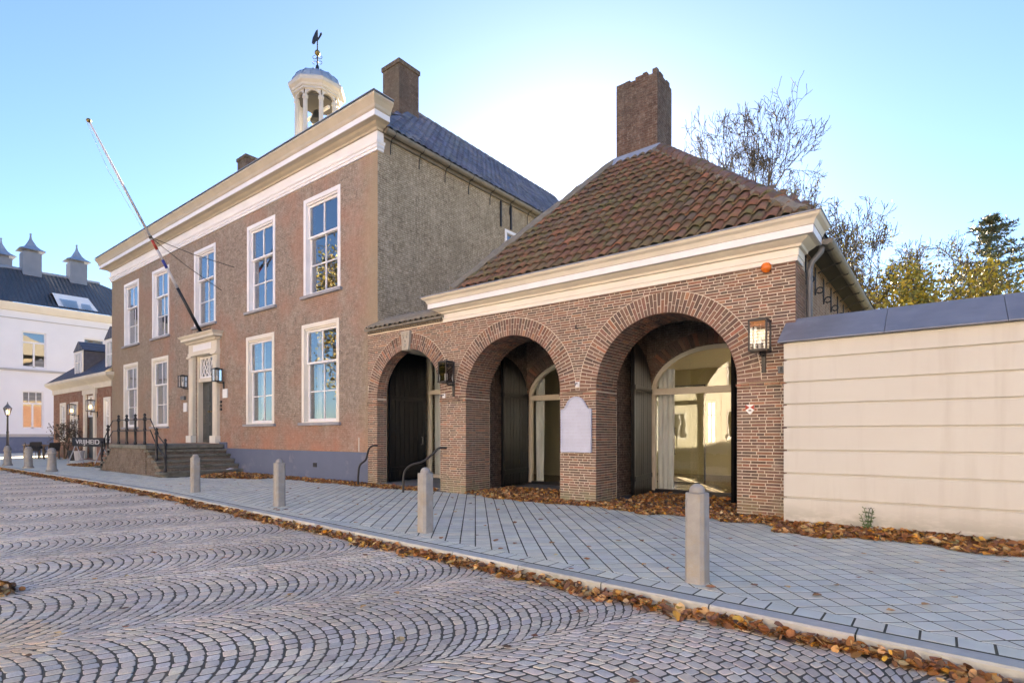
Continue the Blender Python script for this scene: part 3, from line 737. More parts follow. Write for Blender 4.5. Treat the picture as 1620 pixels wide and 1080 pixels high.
for sx in (-1, 1):
    for zc, fl in ((17.270, 1), (17.500, -1)):
        pts = [(CXc + sx * (.03 + .085 * (1 - math.cos(R(t_)))) * RV[0], CYc + sx * (.03 + .085 * (1 - math.cos(R(t_)))) * RV[1], zc + fl * .07 * math.sin(R(t_))) for t_ in range(0, 300, 30)]
        MB().tube(pts, .012, 5).build('vane_scroll', M_iron, cup)
vn = MB(); ux = Vector((RV[0], RV[1], 0))
poly = [(.02, .46), (-.06, .40), (-.2, .1), (-.24, -.12), (-.2, -.18), (-.12, -.16), (-.02, .02), (.03, .06), (.13, .24), (.12, .3), (.18, .33), (.2, .26), (.16, .22), (.06, .02), (.03, .0)]
c0 = Vector((CXc, CYc, 18.240))
bk = Vector((-RV[1], RV[0], 0)) * .015
vn.add([c0 + ux * a + Vector((0, 0, b)) - bk for a, b in poly] + [c0 + ux * a + Vector((0, 0, b)) + bk for a, b in poly],
       [tuple(range(len(poly))), tuple(range(len(poly), 2 * len(poly)))[::-1]] + [(i, (i + 1) % len(poly), len(poly) + (i + 1) % len(poly), len(poly) + i) for i in range(len(poly))])
vn.build('weather_vane', M_iron, cup)
# entrance: surround, doors, fanlight
DX = -21.2
sur = MB()
for s in (-1, 1):
    a, b = sorted((DX + s * .82, DX + s * 1.14)); sur.box(a, b, YM - .12, YM + .1, 1.22, 4.18)
    sur.box(a + .06, b - .06, YM - .14, YM - .11, 1.3, 4.05)
sur.box(DX - 1.18, DX + 1.18, YM - .14, YM + .1, 4.18, 4.3); sur.box(DX - 1.14, DX + 1.14, YM - .12, YM + .1, 4.3, 4.62)
sur = sur.build('door_surround', M_cream, TH_, bevel=.008)
for s in (-1, 1):
    MB().box(DX + s * .98 - .21, DX + s * .98 + .21, YM - .2, YM + .0, .98, 1.24).build('pilaster_base', M_creamw, sur, bevel=.01)
    MB().box(DX + s * .98 - .20, DX + s * .98 + .20, YM - .19, YM + .0, 4.1, 4.178).build('capital', M_cream, sur, bevel=.01)
sweep_cornice(MB(), DX - 1.14, DX + 1.14, YM - .12, YM - .002, YM - .002, [(.0, 4.622), (.06, 4.622), (.09, 4.68), (.2, 4.72), (.2, 4.80), (.26, 4.86), (.28, 4.90), (.0, 4.93)]).build('door_cornice', M_cream, sur)
MB().box(DX - .74, DX + .74, YM - .127, YM - .11, 4.34, 4.56).build('name_tablet', M_white, sur)
MB().box(DX - .82, DX + .82, YM + .08, YM + .2, 3.22, 3.36).build('transom', M_cream, sur)
for s in (-1, 1): MB().box(*sorted((DX + s * .72, DX + s * .80)), YM + .05, YM + .35, .98, 4.19).build('door_jamb', M_cream, sur)
fl = MB(); frame_ring(fl, DX - .72, DX + .72, 3.36, 4.16, .07, YM + .12, YM + .17)
for cx_ in (-.32, .32):
    for s in (-1, 1):
        fl.tube([(DX + cx_ + s * .30, YM + .14, 3.42), (DX + cx_, YM + .14, 3.76), (DX + cx_ + s * .30, YM + .14, 4.1)], .02, 4)
        fl.tube([(DX + cx_, YM + .14, 3.42), (DX + cx_ + s * .2, YM + .14, 3.76), (DX + cx_, YM + .14, 4.1)], .02, 4)
fl.box(DX - .02, DX + .02, YM + .12, YM + .17, 3.42, 4.1)
fl = fl.build('fanlight', M_white, TH_)
MB().quad((DX - .66, YM + .155, 3.42), (DX + .66, YM + .155, 3.42), (DX + .66, YM + .155, 4.1), (DX - .66, YM + .155, 4.1)).build('pane', M_glass, fl)
M_olddoor = plain('dark_green_grey_door', (.055, .062, .062), (.04, .045, .045), .4, 5, bmp=.1, stain=(.12, .11, .085), stainscale=3)
for s in (-1, 1):
    a, b = sorted((DX + s * .01, DX + s * .72)); d_ = MB().box(a, b, YM + .22, YM + .28, 1.0, 3.22)
    dd = d_.build('door', M_olddoor, TH_)
    for z0, z1 in ((1.12, 1.62), (1.74, 2.36), (2.48, 3.1)):
        MB().box(a + .1, b - .1, YM + .195, YM + .22, z0, z1).build('door_panel', M_olddoor, dd, bevel=.02)
    MB().lathe([(.0, 0), (.045, .01), (.05, .03), (.03, .05), (.0, .055)], (DX + s * .12, YM + .17, 2.1), 10).build('door_knob', M_gold, dd)
for i, z in enumerate((2.38, 2.25, 2.12)):
    MB().box(-19.98 + .0, -19.9, YM - .04, YM + .0, z, z + .085).build('bell_push', M_iron, TH_)
for (px, py0, py1, wd) in ((356, 615, 629, .34), (293, 637, 651, .3)):
    a = FY(px, py0, YM - .02); b = FY(px, py1, YM - .02)
    MB().box(a[0] - wd / 2, a[0] + wd / 2, YM - .03, YM + .0, b[2], a[2]).build('name_plate', M_whitesign, TH_)
a = FY(291, 630, YM)
MB().box(a[0] - .1, a[0] + .22, YM - .1, YM, a[2] - .06, a[2] + .08).build('letter_box', M_zinc, TH_, bevel=.01)
# pale mortar scars on the wall near the gate
MB().box(-12.17, -12.12, YM - .006, YM, .82, 1.2).build('render_strip', M_plaster, TH_)

# ------------------------------------------------------------------ arcade building with three arches
YA = 8.70; TK = .79
AX0, AX1 = -11.38, -1.67
AB = thing('arcade_building', 'low brick building with arches, cream cornice and mossy red tiled roof', 'building', (-5.3, 8.7, 0))
ARCH = [dict(c=-9.915, r=1.10, s=2.17, ring=.36, top=3.80, d=.30), dict(c=-6.852, r=1.195, s=2.05, ring=.345, top=3.73, d=TK), dict(c=-3.683, r=1.211, s=2.05, ring=.345, top=3.73, d=TK)]
m_ = MB(); YF = YA + .001
ZT = 3.95
edges = [AX0]
for A in ARCH: edges += [A['c'] - A['r'], A['c'] + A['r']]
edges.append(AX1)
YB = YA + TK
for i in range(0, len(edges), 2):
    a, b = edges[i], edges[i + 1]
    for yy, fl in ((YF, 0), (YB if i else YA + .30, 1)):
        q = [(a, yy, 0), (b, yy, 0), (b, yy, ZT), (a, yy, ZT)]; m_.quad(*(q if not fl else q[::-1]))
N = 40
for A in ARCH:
    c, r_, s = A['c'], A['r'], A['s']; dB = YA + A['d']
    r_ += .011; P = [(c + r_ * math.cos(math.pi * (1 - k / N)), s + r_ * math.sin(math.pi * (1 - k / N))) for k in range(N + 1)]
    for (xa, za), (xb, zb) in zip(P[:-1], P[1:]):
        m_.quad((xa, YF, za), (xb, YF, zb), (xb, YF, ZT), (xa, YF, ZT)); m_.quad((xb, dB, zb), (xa, dB, za), (xa, dB, ZT), (xb, dB, ZT))
        m_.quad((xa, YF, za), (xa, dB, za), (xb, dB, zb), (xb, YF, zb))
    for xx, sg in ((c - r_, 1), (c + r_, -1)):
        q = [(xx, YF, 0), (xx, dB, 0), (xx, dB, s), (xx, YF, s)]; m_.quad(*(q if sg < 0 else q[::-1]))
m_.quad((AX0, YF, ZT), (AX1, YF, ZT), (AX1, YB, ZT), (AX0, YB, ZT)); m_.quad((AX0, YF, 0), (AX0, YF, ZT), (AX0, YA + .3, ZT), (AX0, YA + .3, 0))
m_.quad((AX1 - .006, YF, 0), (AX1 - .006, YB, 0), (AX1 - .006, YB, ZT), (AX1 - .006, YF, ZT))
awall = m_.build('arcade_wall', M_mortar, AB)
BRC = [(.27, .16, .12), (.32, .18, .135), (.22, .145, .115), (.29, .175, .135), (.36, .19, .135), (.24, .155, .125), (.19, .135, .11), (.31, .20, .155)]
REDC = [(.46, .21, .14), (.48, .25, .16), (.40, .19, .135)]
br_ = random.Random(21); PIECES = []
CH = .0462
def bt():
    return tuple(.84 * x for x in jit(br_.choice(REDC) if br_.random() < .07 else br_.choice(BRC), .16, .04))
def brickface(q4, out, t, proud=.010, back=.012):
    """q4: four corners on the face plane; out: outward unit vector; one brick standing proud of the mortar"""
    out = Vector(out); q = [Vector(p) for p in q4]; c = sum(q, Vector()) / 4; pr = proud + br_.uniform(-.003, .003)
    vs = [p - out * back for p in q] + [p + out * (pr - .004) for p in q] + [c + (p - c) * .94 + out * pr for p in q]
    fs = []
    for r_ in range(2):
        for j in range(4): fs.append((r_ * 4 + j, r_ * 4 + (j + 1) % 4, (r_ + 1) * 4 + (j + 1) % 4, (r_ + 1) * 4 + j))
    fs.append((8, 9, 10, 11)); return (vs, fs, t, c)
def excl(z, half=False):
    r_ = []
    for A in ARCH:
        ro = A['r'] + A['ring'] + .008
        if z > A['s']:
            h2 = ro * ro - (z - A['s']) ** 2
            if h2 > 0: r_.append((A['c'] - math.sqrt(h2), A['c'] + math.sqrt(h2)))
        else: r_.append((A['c'] - A['r'], A['c'] + A['r']))
    return r_
def spans(z):
    e = sorted(excl(z)); x = AX0; out = []
    for a, b in e:
        if a > x + .004: out.append((x, a))
        x = max(x, b)
    if x < AX1: out.append((x, AX1))
    return out
JT = .0108
nrow = int(3.745 / CH)
for k in range(nrow):
    z0, z1 = k * CH + .001, (k + 1) * CH - JT
    S0, S1 = spans(z0), spans(z1)
    if len(S0) != len(S1): S1 = S0 = spans((z0 + z1) / 2)
    impost = 2.0 - CH * .5 < (z0 + z1) / 2 < 2.0 + CH * 1.6
    for (a0, b0), (a1, b1) in zip(S0, S1):
        a, b = max(a0, a1), min(b0, b1)
        if b - a < .03: continue
        x = a; first = True; seq = k % 2
        while x < b - .012:
            L = .212 if (seq % 2 == 0) else .105
            if br_.random() < .3: seq += 1
            if first and k % 2: L *= .75
            L = L * br_.uniform(.96, 1.05); seq += 1 if br_.random() < .62 else 0
            e = x + L
            if b - e < .055: e = b
            xl0 = a0 if first and k else x; xl1 = a1 if first else x; xr0, xr1 = (b0, b1) if e >= b - 1e-6 else (e - JT, e - JT)
            dz = br_.uniform(-.0015, .0015)
            PIECES.append(brickface([(xl0, YA, z0 + dz), (xr0, YA, z0 + dz), (xr1, YA, z1 + dz), (xl1, YA, z1 + dz)], (0, -1, 0), jit(br_.choice(REDC + BRC), .12, .04) if impost else bt(), .030 if impost else .004))
            x = e; first = False
for ai, A in enumerate(ARCH):
    c, r_, s, ring, D = A['c'], A['r'], A['s'], A['ring'], A['d']
    n = int(math.pi * r_ / .0555)
    for k in range(n):
        a0 = math.pi * k / n + .0055 / r_; a1 = math.pi * (k + 1) / n - .0055 / r_
        if ai == 0 and abs((a0 + a1) / 2 - math.pi / 2) < .095: continue
        cut = .35 if k % 2 else .65
        if br_.random() < .1: cut = .5
        for f0, f1 in ((0, cut), (cut, 1)):
            ra, rb_ = r_ + ring * f0 + (.004 if f0 else 0), r_ + ring * f1 - .005
            PIECES.append(brickface([(c - ra * math.cos(a0), YA, s + ra * math.sin(a0)), (c - rb_ * math.cos(a0) , YA, s + rb_ * math.sin(a0)), (c - rb_ * math.cos(a1), YA, s + rb_ * math.sin(a1)), (c - ra * math.cos(a1), YA, s + ra * math.sin(a1))][::-1], (0, -1, 0), bt(), .005))
        # soffit
        y = YA + .004; odd = k % 2
        while y < YA + D - .02:
            L = .21 if odd % 2 == 0 else .105; odd += 1 if br_.random() < .5 else 0
            e = min(y + L, YA + D)
            rr = r_ + .004; am = (a0 + a1) / 2
            PIECES.append(brickface([(c - rr * math.cos(a0), y, s + rr * math.sin(a0)), (c - rr * math.cos(a0), e - JT, s + rr * math.sin(a0)), (c - rr * math.cos(a1), e - JT, s + rr * math.sin(a1)), (c - rr * math.cos(a1), y, s + rr * math.sin(a1))], (math.cos(am), 0, -math.sin(am)), bt(), .005))
            y = e
    # jambs
    for sg in (-1, 1):
        xx = c + sg * r_ + sg * .004
        for k in range(int(s / CH)):
            z0, z1 = k * CH + .001, (k + 1) * CH - JT; y = YA + .004; odd = k + 1
            imp = 2.0 - CH * .5 < (z0 + z1) / 2 < 2.0 + CH * 1.6
            while y < YA + D - .02:
                L = .21 if odd % 2 == 0 else .105; odd += 1 if br_.random() < .5 else 0
                e = min(y + L, YA + D)
                q = [(xx, y, z0), (xx, e - JT, z0), (xx, e - JT, z1), (xx, y, z1)]
                PIECES.append(brickface(q if sg < 0 else q[::-1], (-sg, 0, 0), bt(), .030 if imp else .005)); y = e
# right flank near the corner
for k in range(nrow):
    z0, z1 = k * CH + .001, (k + 1) * CH - JT; y = YA + .004; odd = k
    while y < YA + TK - .02:
        L = .21 if odd % 2 == 0 else .105; odd += 1
        e = min(y + L, YA + TK); q = [(AX1, y, z0), (AX1, e - JT, z0), (AX1, e - JT, z1), (AX1, y, z1)]
        PIECES.append(brickface(q, (1, 0, 0), jit((.34, .22, .16), .15, .05), .006)); y = e
def bsize(p):
    c = p[3]
    if not inview(c, 0): return 1e9
    if c.x > -1.75 and c.z < 2.6: return 1e9
    if c.y > YA + .02: return 1e6 + depth(c)
    return depth(c)
PIECES.sort(key=bsize); bulk = MB()
for i, (vs, fs, t, c) in enumerate(PIECES):
    if i < 300: MB().add(vs, fs, t).build('brick', M_brick, awall)
    else: bulk.add(vs, fs, t)
bulk.build('brickwork', M_brick, awall, kind='stuff')
ks = MB(); ks.prism([(-10.03, 3.24), (-9.80, 3.24), (-9.76, 3.69), (-10.07, 3.69)], 'Y', YA - .07, YA + .25)
ks = ks.build('keystone', M_stone, AB, bevel=.012)
for (x_, z_, r_) in ((-9.97, 3.52, .035), (-9.86, 3.52, .035), (-9.915, 3.44, .04), (-9.915, 3.34, .055), (-9.98, 3.61, .05), (-9.85, 3.61, .05)):
    MB().lathe([(r_, -.02), (r_ * .9, .0), (r_ * .5, r_ * .6), (0.001, r_ * .7)], (0, 0, 0), 9).build('carved_boss', M_stone, ks).matrix_local = Matrix.Translation((x_, YA - .07, z_)) @ Matrix.Rotation(R(90), 4, 'X')
# passage, loggia and back wall
AB2 = AB
YG = 11.4
m_ = MB(); Ng = 24
GL = [dict(c=-6.92, h=1.49, s=2.2, e=.92), dict(c=-3.70, h=1.37, s=2.2, e=.92)]
xs = [-8.6]
def epts(g, grow=0):
    return [(g['c'] - (g['h'] + grow) * math.cos(math.pi * k / Ng), g['s'] + (g['e'] + grow) * math.sin(math.pi * k / Ng)) for k in range(Ng + 1)]
prev = -8.6
for g in GL:
    m_.quad((prev, YG, 0), (g['c'] - g['h'], YG, 0), (g['c'] - g['h'], YG, 3.7), (prev, YG, 3.7)); P = epts(g)
    for (xa, za), (xb, zb) in zip(P[:-1], P[1:]):
        m_.quad((xa, YG, za), (xb, YG, zb), (xb, YG, 3.7), (xa, YG, 3.7)); m_.quad((xa, YG, za), (xa, YG + .25, za), (xb, YG + .25, zb), (xb, YG, zb))
    for xx in (g['c'] - g['h'], g['c'] + g['h']): m_.quad((xx, YG, 0), (xx, YG + .25, 0), (xx, YG + .25, g['s']), (xx, YG, g['s']))
    prev = g['c'] + g['h']
m_.quad((prev, YG, 0), (-1.7, YG, 0), (-1.7, YG, 3.7), (prev, YG, 3.7))
bw = m_.build('loggia_back_wall', M_innerf, AB)
vb = MB()
for g in GL:
    P0, P1 = epts(g, .02), epts(g, .30); K = 46
    for k in range(K):
        a0, a1 = math.pi * (k + .08) / K, math.pi * (k + .92) / K
        pt = lambda a, gr: (g['c'] - (g['h'] + gr) * math.cos(a), YG, g['s'] + (g['e'] + gr) * math.sin(a))
        vs, fs, t, c = brickface([pt(a0, .01), pt(a0, .28), pt(a1, .28), pt(a1, .01)][::-1], (0, -1, 0), bt(), .014); vb.add(vs, fs, t)
vb.build('arch_brickwork', M_brick, bw, kind='stuff')
for a, b in ((-8.66, -8.42), (-5.42, -5.14)):
    MB().box(a, b, YB, YG - .002, 0, 3.7).build('loggia_cross_wall', M_inner, AB)
MB().box(-2.05, -1.72, YB + .002, YG - .004, 0, 3.7).build('loggia_cross_wall', M_inner, AB)
MB().box(-8.4, -1.7, YB + .002, YG + .02, 3.66, 3.72).build('loggia_ceiling', M_plaster, AB)
MB().box(-8.4, -1.75, YA + .05, YG + .3, -.06, .02).build('loggia_floor', M_flag, AB)
# passage behind the gate
MB().box(-11.36, -8.7, YA + .31, 11.2, 3.42, 3.52).build('passage_ceiling', M_plaster, AB)
MB().box(-8.79, -8.68, YA + .31, 11.2, 0, 3.42).build('passage_wall', M_plaster, AB)
MB().box(-11.36, -8.8, YA + .02, 11.2, -.05, .075).build('passage_floor', M_flag, AB)
pg = MB(); frame_ring(pg, -11.36, -8.8, .08, 3.41, .10, 10.7, 10.8)
for xv in (-10.72, -10.08, -9.44): pg.box(xv - .04, xv + .04, 10.7, 10.8, .18, 3.31)
pg.box(-11.26, -8.9, 10.69, 10.81, 2.38, 2.5)
pg = pg.build('passage_screen', M_cream, AB, bevel=.006)
curtain_mesh(-11.3, -9.0, 10.95, .1, 3.3, .03, 80, 5).build('curtain', M_curtain, pg, smooth=True)
MB().quad((-11.3, 10.76, .15), (-8.85, 10.76, .15), (-8.85, 10.76, 3.35), (-11.3, 10.76, 3.35)).build('pane', M_glassd, pg)
MB().box(-11.36, -8.7, 11.1, 11.2, 0, 3.5).build('passage_end_wall', M_plaster, AB)
# black plank door leaves
def door_leaf(hx, hy, fx, fy, z0, ztop, name='door_leaf', rails=True, hand=False):
    """ztop(u): height along the leaf from hinge (u=0) to free edge (u=1)"""
    A = Vector((hx, hy, 0)); B = Vector((fx, fy, 0)); L = (B - A).length; d = (B - A).normalized(); n_ = Vector((-d.y, d.x, 0))
    n = max(5, int(L / .17)); core = MB()
    def col(mb, u0, u1, t0, t1, za=None):
        p0, p1 = A + d * (u0 * L), A + d * (u1 * L); h0, h1 = ztop(u0), ztop(u1)
        z_ = z0 if za is None else za
        mb.add([p0 + n_ * t0 + Vector((0, 0, z_)), p1 + n_ * t0 + Vector((0, 0, z_)), p1 + n_ * t1 + Vector((0, 0, z_)), p0 + n_ * t1 + Vector((0, 0, z_)),
                p0 + n_ * t0 + Vector((0, 0, h0)), p1 + n_ * t0 + Vector((0, 0, h1)), p1 + n_ * t1 + Vector((0, 0, h1)), p0 + n_ * t1 + Vector((0, 0, h0))],
               [(0, 3, 2, 1), (4, 5, 6, 7), (0, 1, 5, 4), (1, 2, 6, 5), (2, 3, 7, 6), (3, 0, 4, 7)])
    for i in range(12): col(core, i / 12, (i + 1) / 12, -.016, .016)
    leaf = core.build(name, M_blackp, AB)
    for i in range(n):
        for sgn in (-1, 1):
            m2 = MB(); k = rng.uniform(0, .004); col(m2, (i + .025) / n, (i + .975) / n, *sorted((sgn * .0165, sgn * (.032 + k))), z0 + .01)
            m2.build('plank', M_blackp, leaf, bevel=.004)
    if rails:
        for z in (.35, 2.15):
            m2 = MB(); p0, p1 = A + d * .02, B - d * .02
            for sgn in (-1, 1):
                a_ = n_ * sgn * .037; b_ = n_ * sgn * .05
                m2.add([p0 + a_ + Vector((0, 0, z)), p1 + a_ + Vector((0, 0, z)), p1 + b_ + Vector((0, 0, z)), p0 + b_ + Vector((0, 0, z)), p0 + a_ + Vector((0, 0, z + .1)), p1 + a_ + Vector((0, 0, z + .1)), p1 + b_ + Vector((0, 0, z + .1)), p0 + b_ + Vector((0, 0, z + .1))],
                       [(0, 3, 2, 1), (4, 5, 6, 7), (0, 1, 5, 4), (1, 2, 6, 5), (2, 3, 7, 6), (3, 0, 4, 7)])
            m2.build('rail', M_blackp, leaf, bevel=.004)
    return leaf
eltop = lambda g: (lambda u: g['s'] + g['e'] * math.sqrt(max(0.0, 1 - (1 - u) ** 2)) - .04 if u > 0 else g['s'] - .02)
door_leaf(-8.37, YG - .06, -8.06, YG - 1.45, .05, eltop(GL[0]))
door_leaf(-5.50, YG - .06, -5.75, YG - 1.40, .05, eltop(GL[0]))
door_leaf(-5.04, YG - .06, -4.80, YG - 1.42, .05, eltop(GL[1]))
door_leaf(-2.40, YG - .06, -2.93, YG - 1.36, .05, eltop(GL[1]))
gl_ = door_leaf(-10.99, YA + .36, -11.25, 10.52, .09, lambda u: 3.40, 'gate_leaf')
MB().tube([(-11.2, 10.3, 1.0), (-11.11, 10.3, 1.02), (-11.11, 10.3, 1.2), (-11.2, 10.3, 1.22)], .012, 6).build('handle', M_zinc, gl_)
# arched glazing
for gi, g in enumerate(GL):
    fr = MB(); P0, P1 = epts(g, -.005), epts(g, -.095); y0, y1 = YG + .05, YG + .14
    for k in range(Ng):
        (a, b), (c, d), (e, f_), (i_, j_) = P0[k], P0[k + 1], P1[k + 1], P1[k]
        fr.add([(a, y0, b), (c, y0, d), (e, y0, f_), (i_, y0, j_), (a, y1, b), (c, y1, d), (e, y1, f_), (i_, y1, j_)], [(0, 1, 2, 3)[::-1], (4, 5, 6, 7), (0, 1, 5, 4), (2, 3, 7, 6)])
    for s in (-1, 1):
        q = sorted((g['c'] + s * (g['h'] - .005), g['c'] + s * (g['h'] - .095))); fr.box(q[0], q[1], y0, y1, .06, g['s'])
    fr.box(g['c'] - g['h'] + .09, g['c'] + g['h'] - .09, y0 - .03, y1, g['s'] - .07, g['s'] + .06)
    fr = fr.build('arched_window_frame', M_cream, AB)
    MB().box(g['c'] - g['h'] + .09, g['c'] + g['h'] - .09, y0, y1, .02, .09).build('threshold', M_iron, fr)
    up = MB(); pts = epts(g, -.09)[1:-1]; n = len(pts)
    up.add([(p[0], YG + .1, p[1]) for p in pts] + [(g['c'] + g['h'] - .09, YG + .1, g['s'] + .05), (g['c'] - g['h'] + .09, YG + .1, g['s'] + .05)], [tuple(range(n + 2))]); up.build('pane', M_glassd, fr)
    xm = g['c'] + .12
    for a, b in ((g['c'] - g['h'] + .09, xm - .003), (xm + .003, g['c'] + g['h'] - .09)):
        MB().quad((a, YG + .1, .08), (b, YG + .1, .08), (b, YG + .1, g['s'] - .06), (a, YG + .1, g['s'] - .06)).build('pane', M_glassd, fr)
    curtain_mesh(g['c'] - g['h'] + .06, g['c'] - g['h'] + (.34 if gi == 0 else .44), YG + .3, .05, g['s'] + .5, .035, 30, 9 + gi).build('curtain', M_curtain, fr, smooth=True)
# room behind the glazing, lit by garden windows at the back
rm = MB(); wall_openings(rm, -11.6, -1.9, 0, 3.6, 17.0, 17.25, [(-7.15, -6.75, .6, 2.3), (-5.75, -5.45, 1.0, 2.3), (-4.4, -3.4, .1, 2.5), (-10.8, -9.4, .8, 2.5)])
rm = rm.build('room_wall', M_roomw, AB)
MB().box(-2.0, -1.9, YG + .26, 17, 0, 3.6).build('room_wall', M_roomw, AB)
MB().box(-11.6, -7.75, 14.0, 14.12, 0, 3.6).build('room_wall', plain('olive_room_wall', (.50, .47, .34), (.46, .43, .31), .8, 1, bmp=.02), AB)
MB().box(-11.7, -11.6, 12.6, 17, 0, 3.6).build('room_wall', M_roomw, AB)
MB().box(-11.6, -1.9, YG + .26, 17, 3.3, 3.4).build('room_ceiling', M_roomc, AB)
MB().box(-11.6, -1.9, YG + .28, 17, -.05, .05).build('room_floor', M_wood, AB)
for (a, b, c, d) in ((-7.15, -6.75, .6, 2.3), (-5.75, -5.45, 1.0, 2.3), (-4.4, -3.4, .1, 2.5), (-10.8, -9.4, .8, 2.5)):
    q = MB(); frame_ring(q, a, b, c, d, .06, 17.05, 17.12); q.box((a + b) / 2 - .02, (a + b) / 2 + .02, 17.06, 17.11, c, d)
    for z in (c + (d - c) * .33, c + (d - c) * .67): q.box(a, b, 17.065, 17.105, z - .018, z + .018)
    q.build('garden_window', M_white, rm)
for xv in (-5.62, -5.36):
    MB().tube([(xv, 13.55, .78), (xv, 13.5, .8), (xv, 13.5, 1.42), (xv, 13.55, 1.44)], .016, 6).build('inner_door_handle', M_iron, AB)
ig = MB()
for a, b in ((-6.4, -5.5), (-5.48, -4.6)):
    q = MB(); frame_ring(q, a, b, .06, 2.5, .03, 13.57, 13.59); q.build('inner_door_frame', M_iron, AB)
    MB().quad((a, 13.58, .06), (b, 13.58, .06), (b, 13.58, 2.5), (a, 13.58, 2.5)).build('inner_glass_door', M_glassd, AB)
# cornice
sweep_cornice(MB(), -8.67, AX1, YA, YA + .5, YA + .38, [(.0, 3.733), (.035, 3.733), (.035, 3.80), (.05, 3.805), (.05, 3.91), (.0, 3.912)]).build('frieze', M_creamw, AB)
sweep_cornice(MB(), -8.67, AX1, YA, YA + .5, YA + .39, [(.0, 3.914), (.09, 3.914), (.10, 3.95), (.17, 3.985), (.2, 4.008), (.25, 4.012), (.0, 4.013)]).build('bed_mould', M_cream, AB)
sweep_cornice(MB(), -8.67, AX1, YA, YA + .5, YA + .40, [(.0, 4.015), (.27, 4.015), (.27, 4.12), (.0, 4.122)]).build('fascia', M_white, AB)
sweep_cornice(MB(), -8.67, AX1, YA, YA + .5, YA + .41, [(.0, 4.124), (.28, 4.124), (.29, 4.15), (.31, 4.19), (.36, 4.22), (.38, 4.255), (.0, 4.257)]).build('crown_mould', M_cream, AB)
MB().box(-8.67 - .39, AX1 + .39, YA - .395, YA + .42, 4.259, 4.272).build('cornice_flashing', M_lead, AB)
# right flank, gutter, downpipe
MB().box(AX1 - .3, AX1 - .012, YB + .002, 15.5, 0, 4.1).build('side_wall', M_aside, AB)
MB().box(-11.6, AX1 - .3, 17.25, 17.4, 3.4, 4.2).build('rear_wall', M_aside, AB)
gt = MB(); pr = [(AX1 + .33 + .085 * math.cos(math.pi + math.pi * j / 8), 4.10 + .085 * math.sin(math.pi + math.pi * j / 8)) for j in range(9)]
for j in range(8): gt.quad((pr[j][0], 9.12, pr[j][1]), (pr[j + 1][0], 9.12, pr[j + 1][1]), (pr[j + 1][0], 15.6, pr[j + 1][1]), (pr[j][0], 15.6, pr[j][1]))
gt.add([(p[0], 9.12, p[1]) for p in pr], [tuple(range(9))])
gut = gt.build('gutter', M_gutter, AB)
MB().box(AX1 - .02, AX1 + .3, 9.12, 15.6, 4.112, 4.14).build('eaves_board', M_dark, gut)
for i in range(8):
    yv = 9.42 + i * .8
    MB().tube([(AX1 + .42, yv, 4.12), (AX1 + .36, yv, 4.01), (AX1 + .24, yv, 4.0), (AX1 + .04, yv, 3.9)], .012, 5).build('gutter_bracket', M_iron, gut)
    MB().tube([(AX1 + .005, yv, 4.0), (AX1 + .005, yv, 3.55)] + [(AX1 + .02 + .05 * (1 - math.cos(R(t_))), yv, 3.62 + .05 * math.sin(R(t_))) for t_ in range(0, 330, 40)], .011, 5).build('bracket_scroll', M_iron, gut)
MB().tube([(AX1 + .26, 9.22, 4.06), (AX1 + .24, 9.22, 3.95), (AX1 + .12, 9.22, 3.82), (AX1 + .09, 9.22, 3.7), (AX1 + .09, 9.22, .05)], .042, 12).build('downpipe', M_zinc, AB, smooth=True)
# roof: left hip, front slope, right hip
EL = Vector((-8.15, 8.42, 4.28)); ER = Vector((-1.42, 8.42, 4.28)); TL = Vector((-6.35, 12.2, 7.86)); TR = Vector((-5.22, 12.2, 7.86))
BL = Vector((-8.15, 17.6, 4.28)); BR = Vector((-1.25, 15.9, 4.2)); TB = Vector((-5.3, 13.5, 7.86)); TB2 = Vector((-6.3, 13.5, 7.86))
rb = MB().add([EL, ER, TR, TL, BL, BR, TB, TB2], [(0, 1, 2, 3), (1, 5, 6, 2), (0, 3, 7, 4), (4, 7, 6, 5), (2, 6, 7, 3)])
aroof = rb.build('roof', M_mortarg, AB)
uu = Vector((1, 0, 0)); vv = Vector((0, TL.y - EL.y, TL.z - EL.z)); SL = vv.length; vv.normalize(); nn = uu.cross(vv); nn = nn if nn.z > 0 else -nn
wt, lt = .192, .295; tl = []
RC = [(.25, .125, .085), (.21, .115, .08), (.185, .115, .08), (.22, .12, .09), (.29, .135, .085), (.17, .125, .085), (.18, .15, .09), (.175, .14, .08), (.15, .135, .11), (.20, .125, .095), (.33, .15, .09)]
for r_ in range(int(SL / lt) + 1):
    f = (r_ * lt + .1) / SL
    if f > 1: break
    xa = EL.x + (TL.x - EL.x) * f; xb = ER.x + (TR.x - ER.x) * f
    x = -8.2
    while x < xb - .10:
        if x > xa - .06: tl.append((Vector((x, EL.y, EL.z)) + vv * (r_ * lt - .02 + rng.uniform(-.012, .012)), r_ * 100 + int(x * 10)))
        x += wt
tl.sort(key=lambda q: depth(q[0])); bulk = MB()
for i, (p, sd) in enumerate(tl):
    q = pantile(p, uu, vv, nn, wt, lt, tuple(.97 * (.68 * x + .32 * y) for x, y in zip(jit(rng.choice(RC), .22, .05), (.20, .125, .09))), sd, .05)
    if i < 300: q.build('roof_tile', M_roofred, aroof, smooth=True)
    else: bulk.add(q.v, q.f); bulk.c[-len(q.v):] = q.c
bulk.build('roof_tiles', M_roofred, aroof, smooth=True, kind='stuff')
ridge_caps(ER + Vector((-.12, .12, .06)), TR + Vector((0, 0, .07)), M_roofred, aroof, .135, .34, (.21, .135, .11))
MB().tube([EL + (TL - EL) * f_ + Vector((-.02 + rng.uniform(-.02, .02), 0, .05)) for f_ in np.linspace(0, 1, 30)], [.1 + rng.uniform(-.015, .015) for _ in range(30)], 7).build('hip_mortar', M_mortarg, aroof)
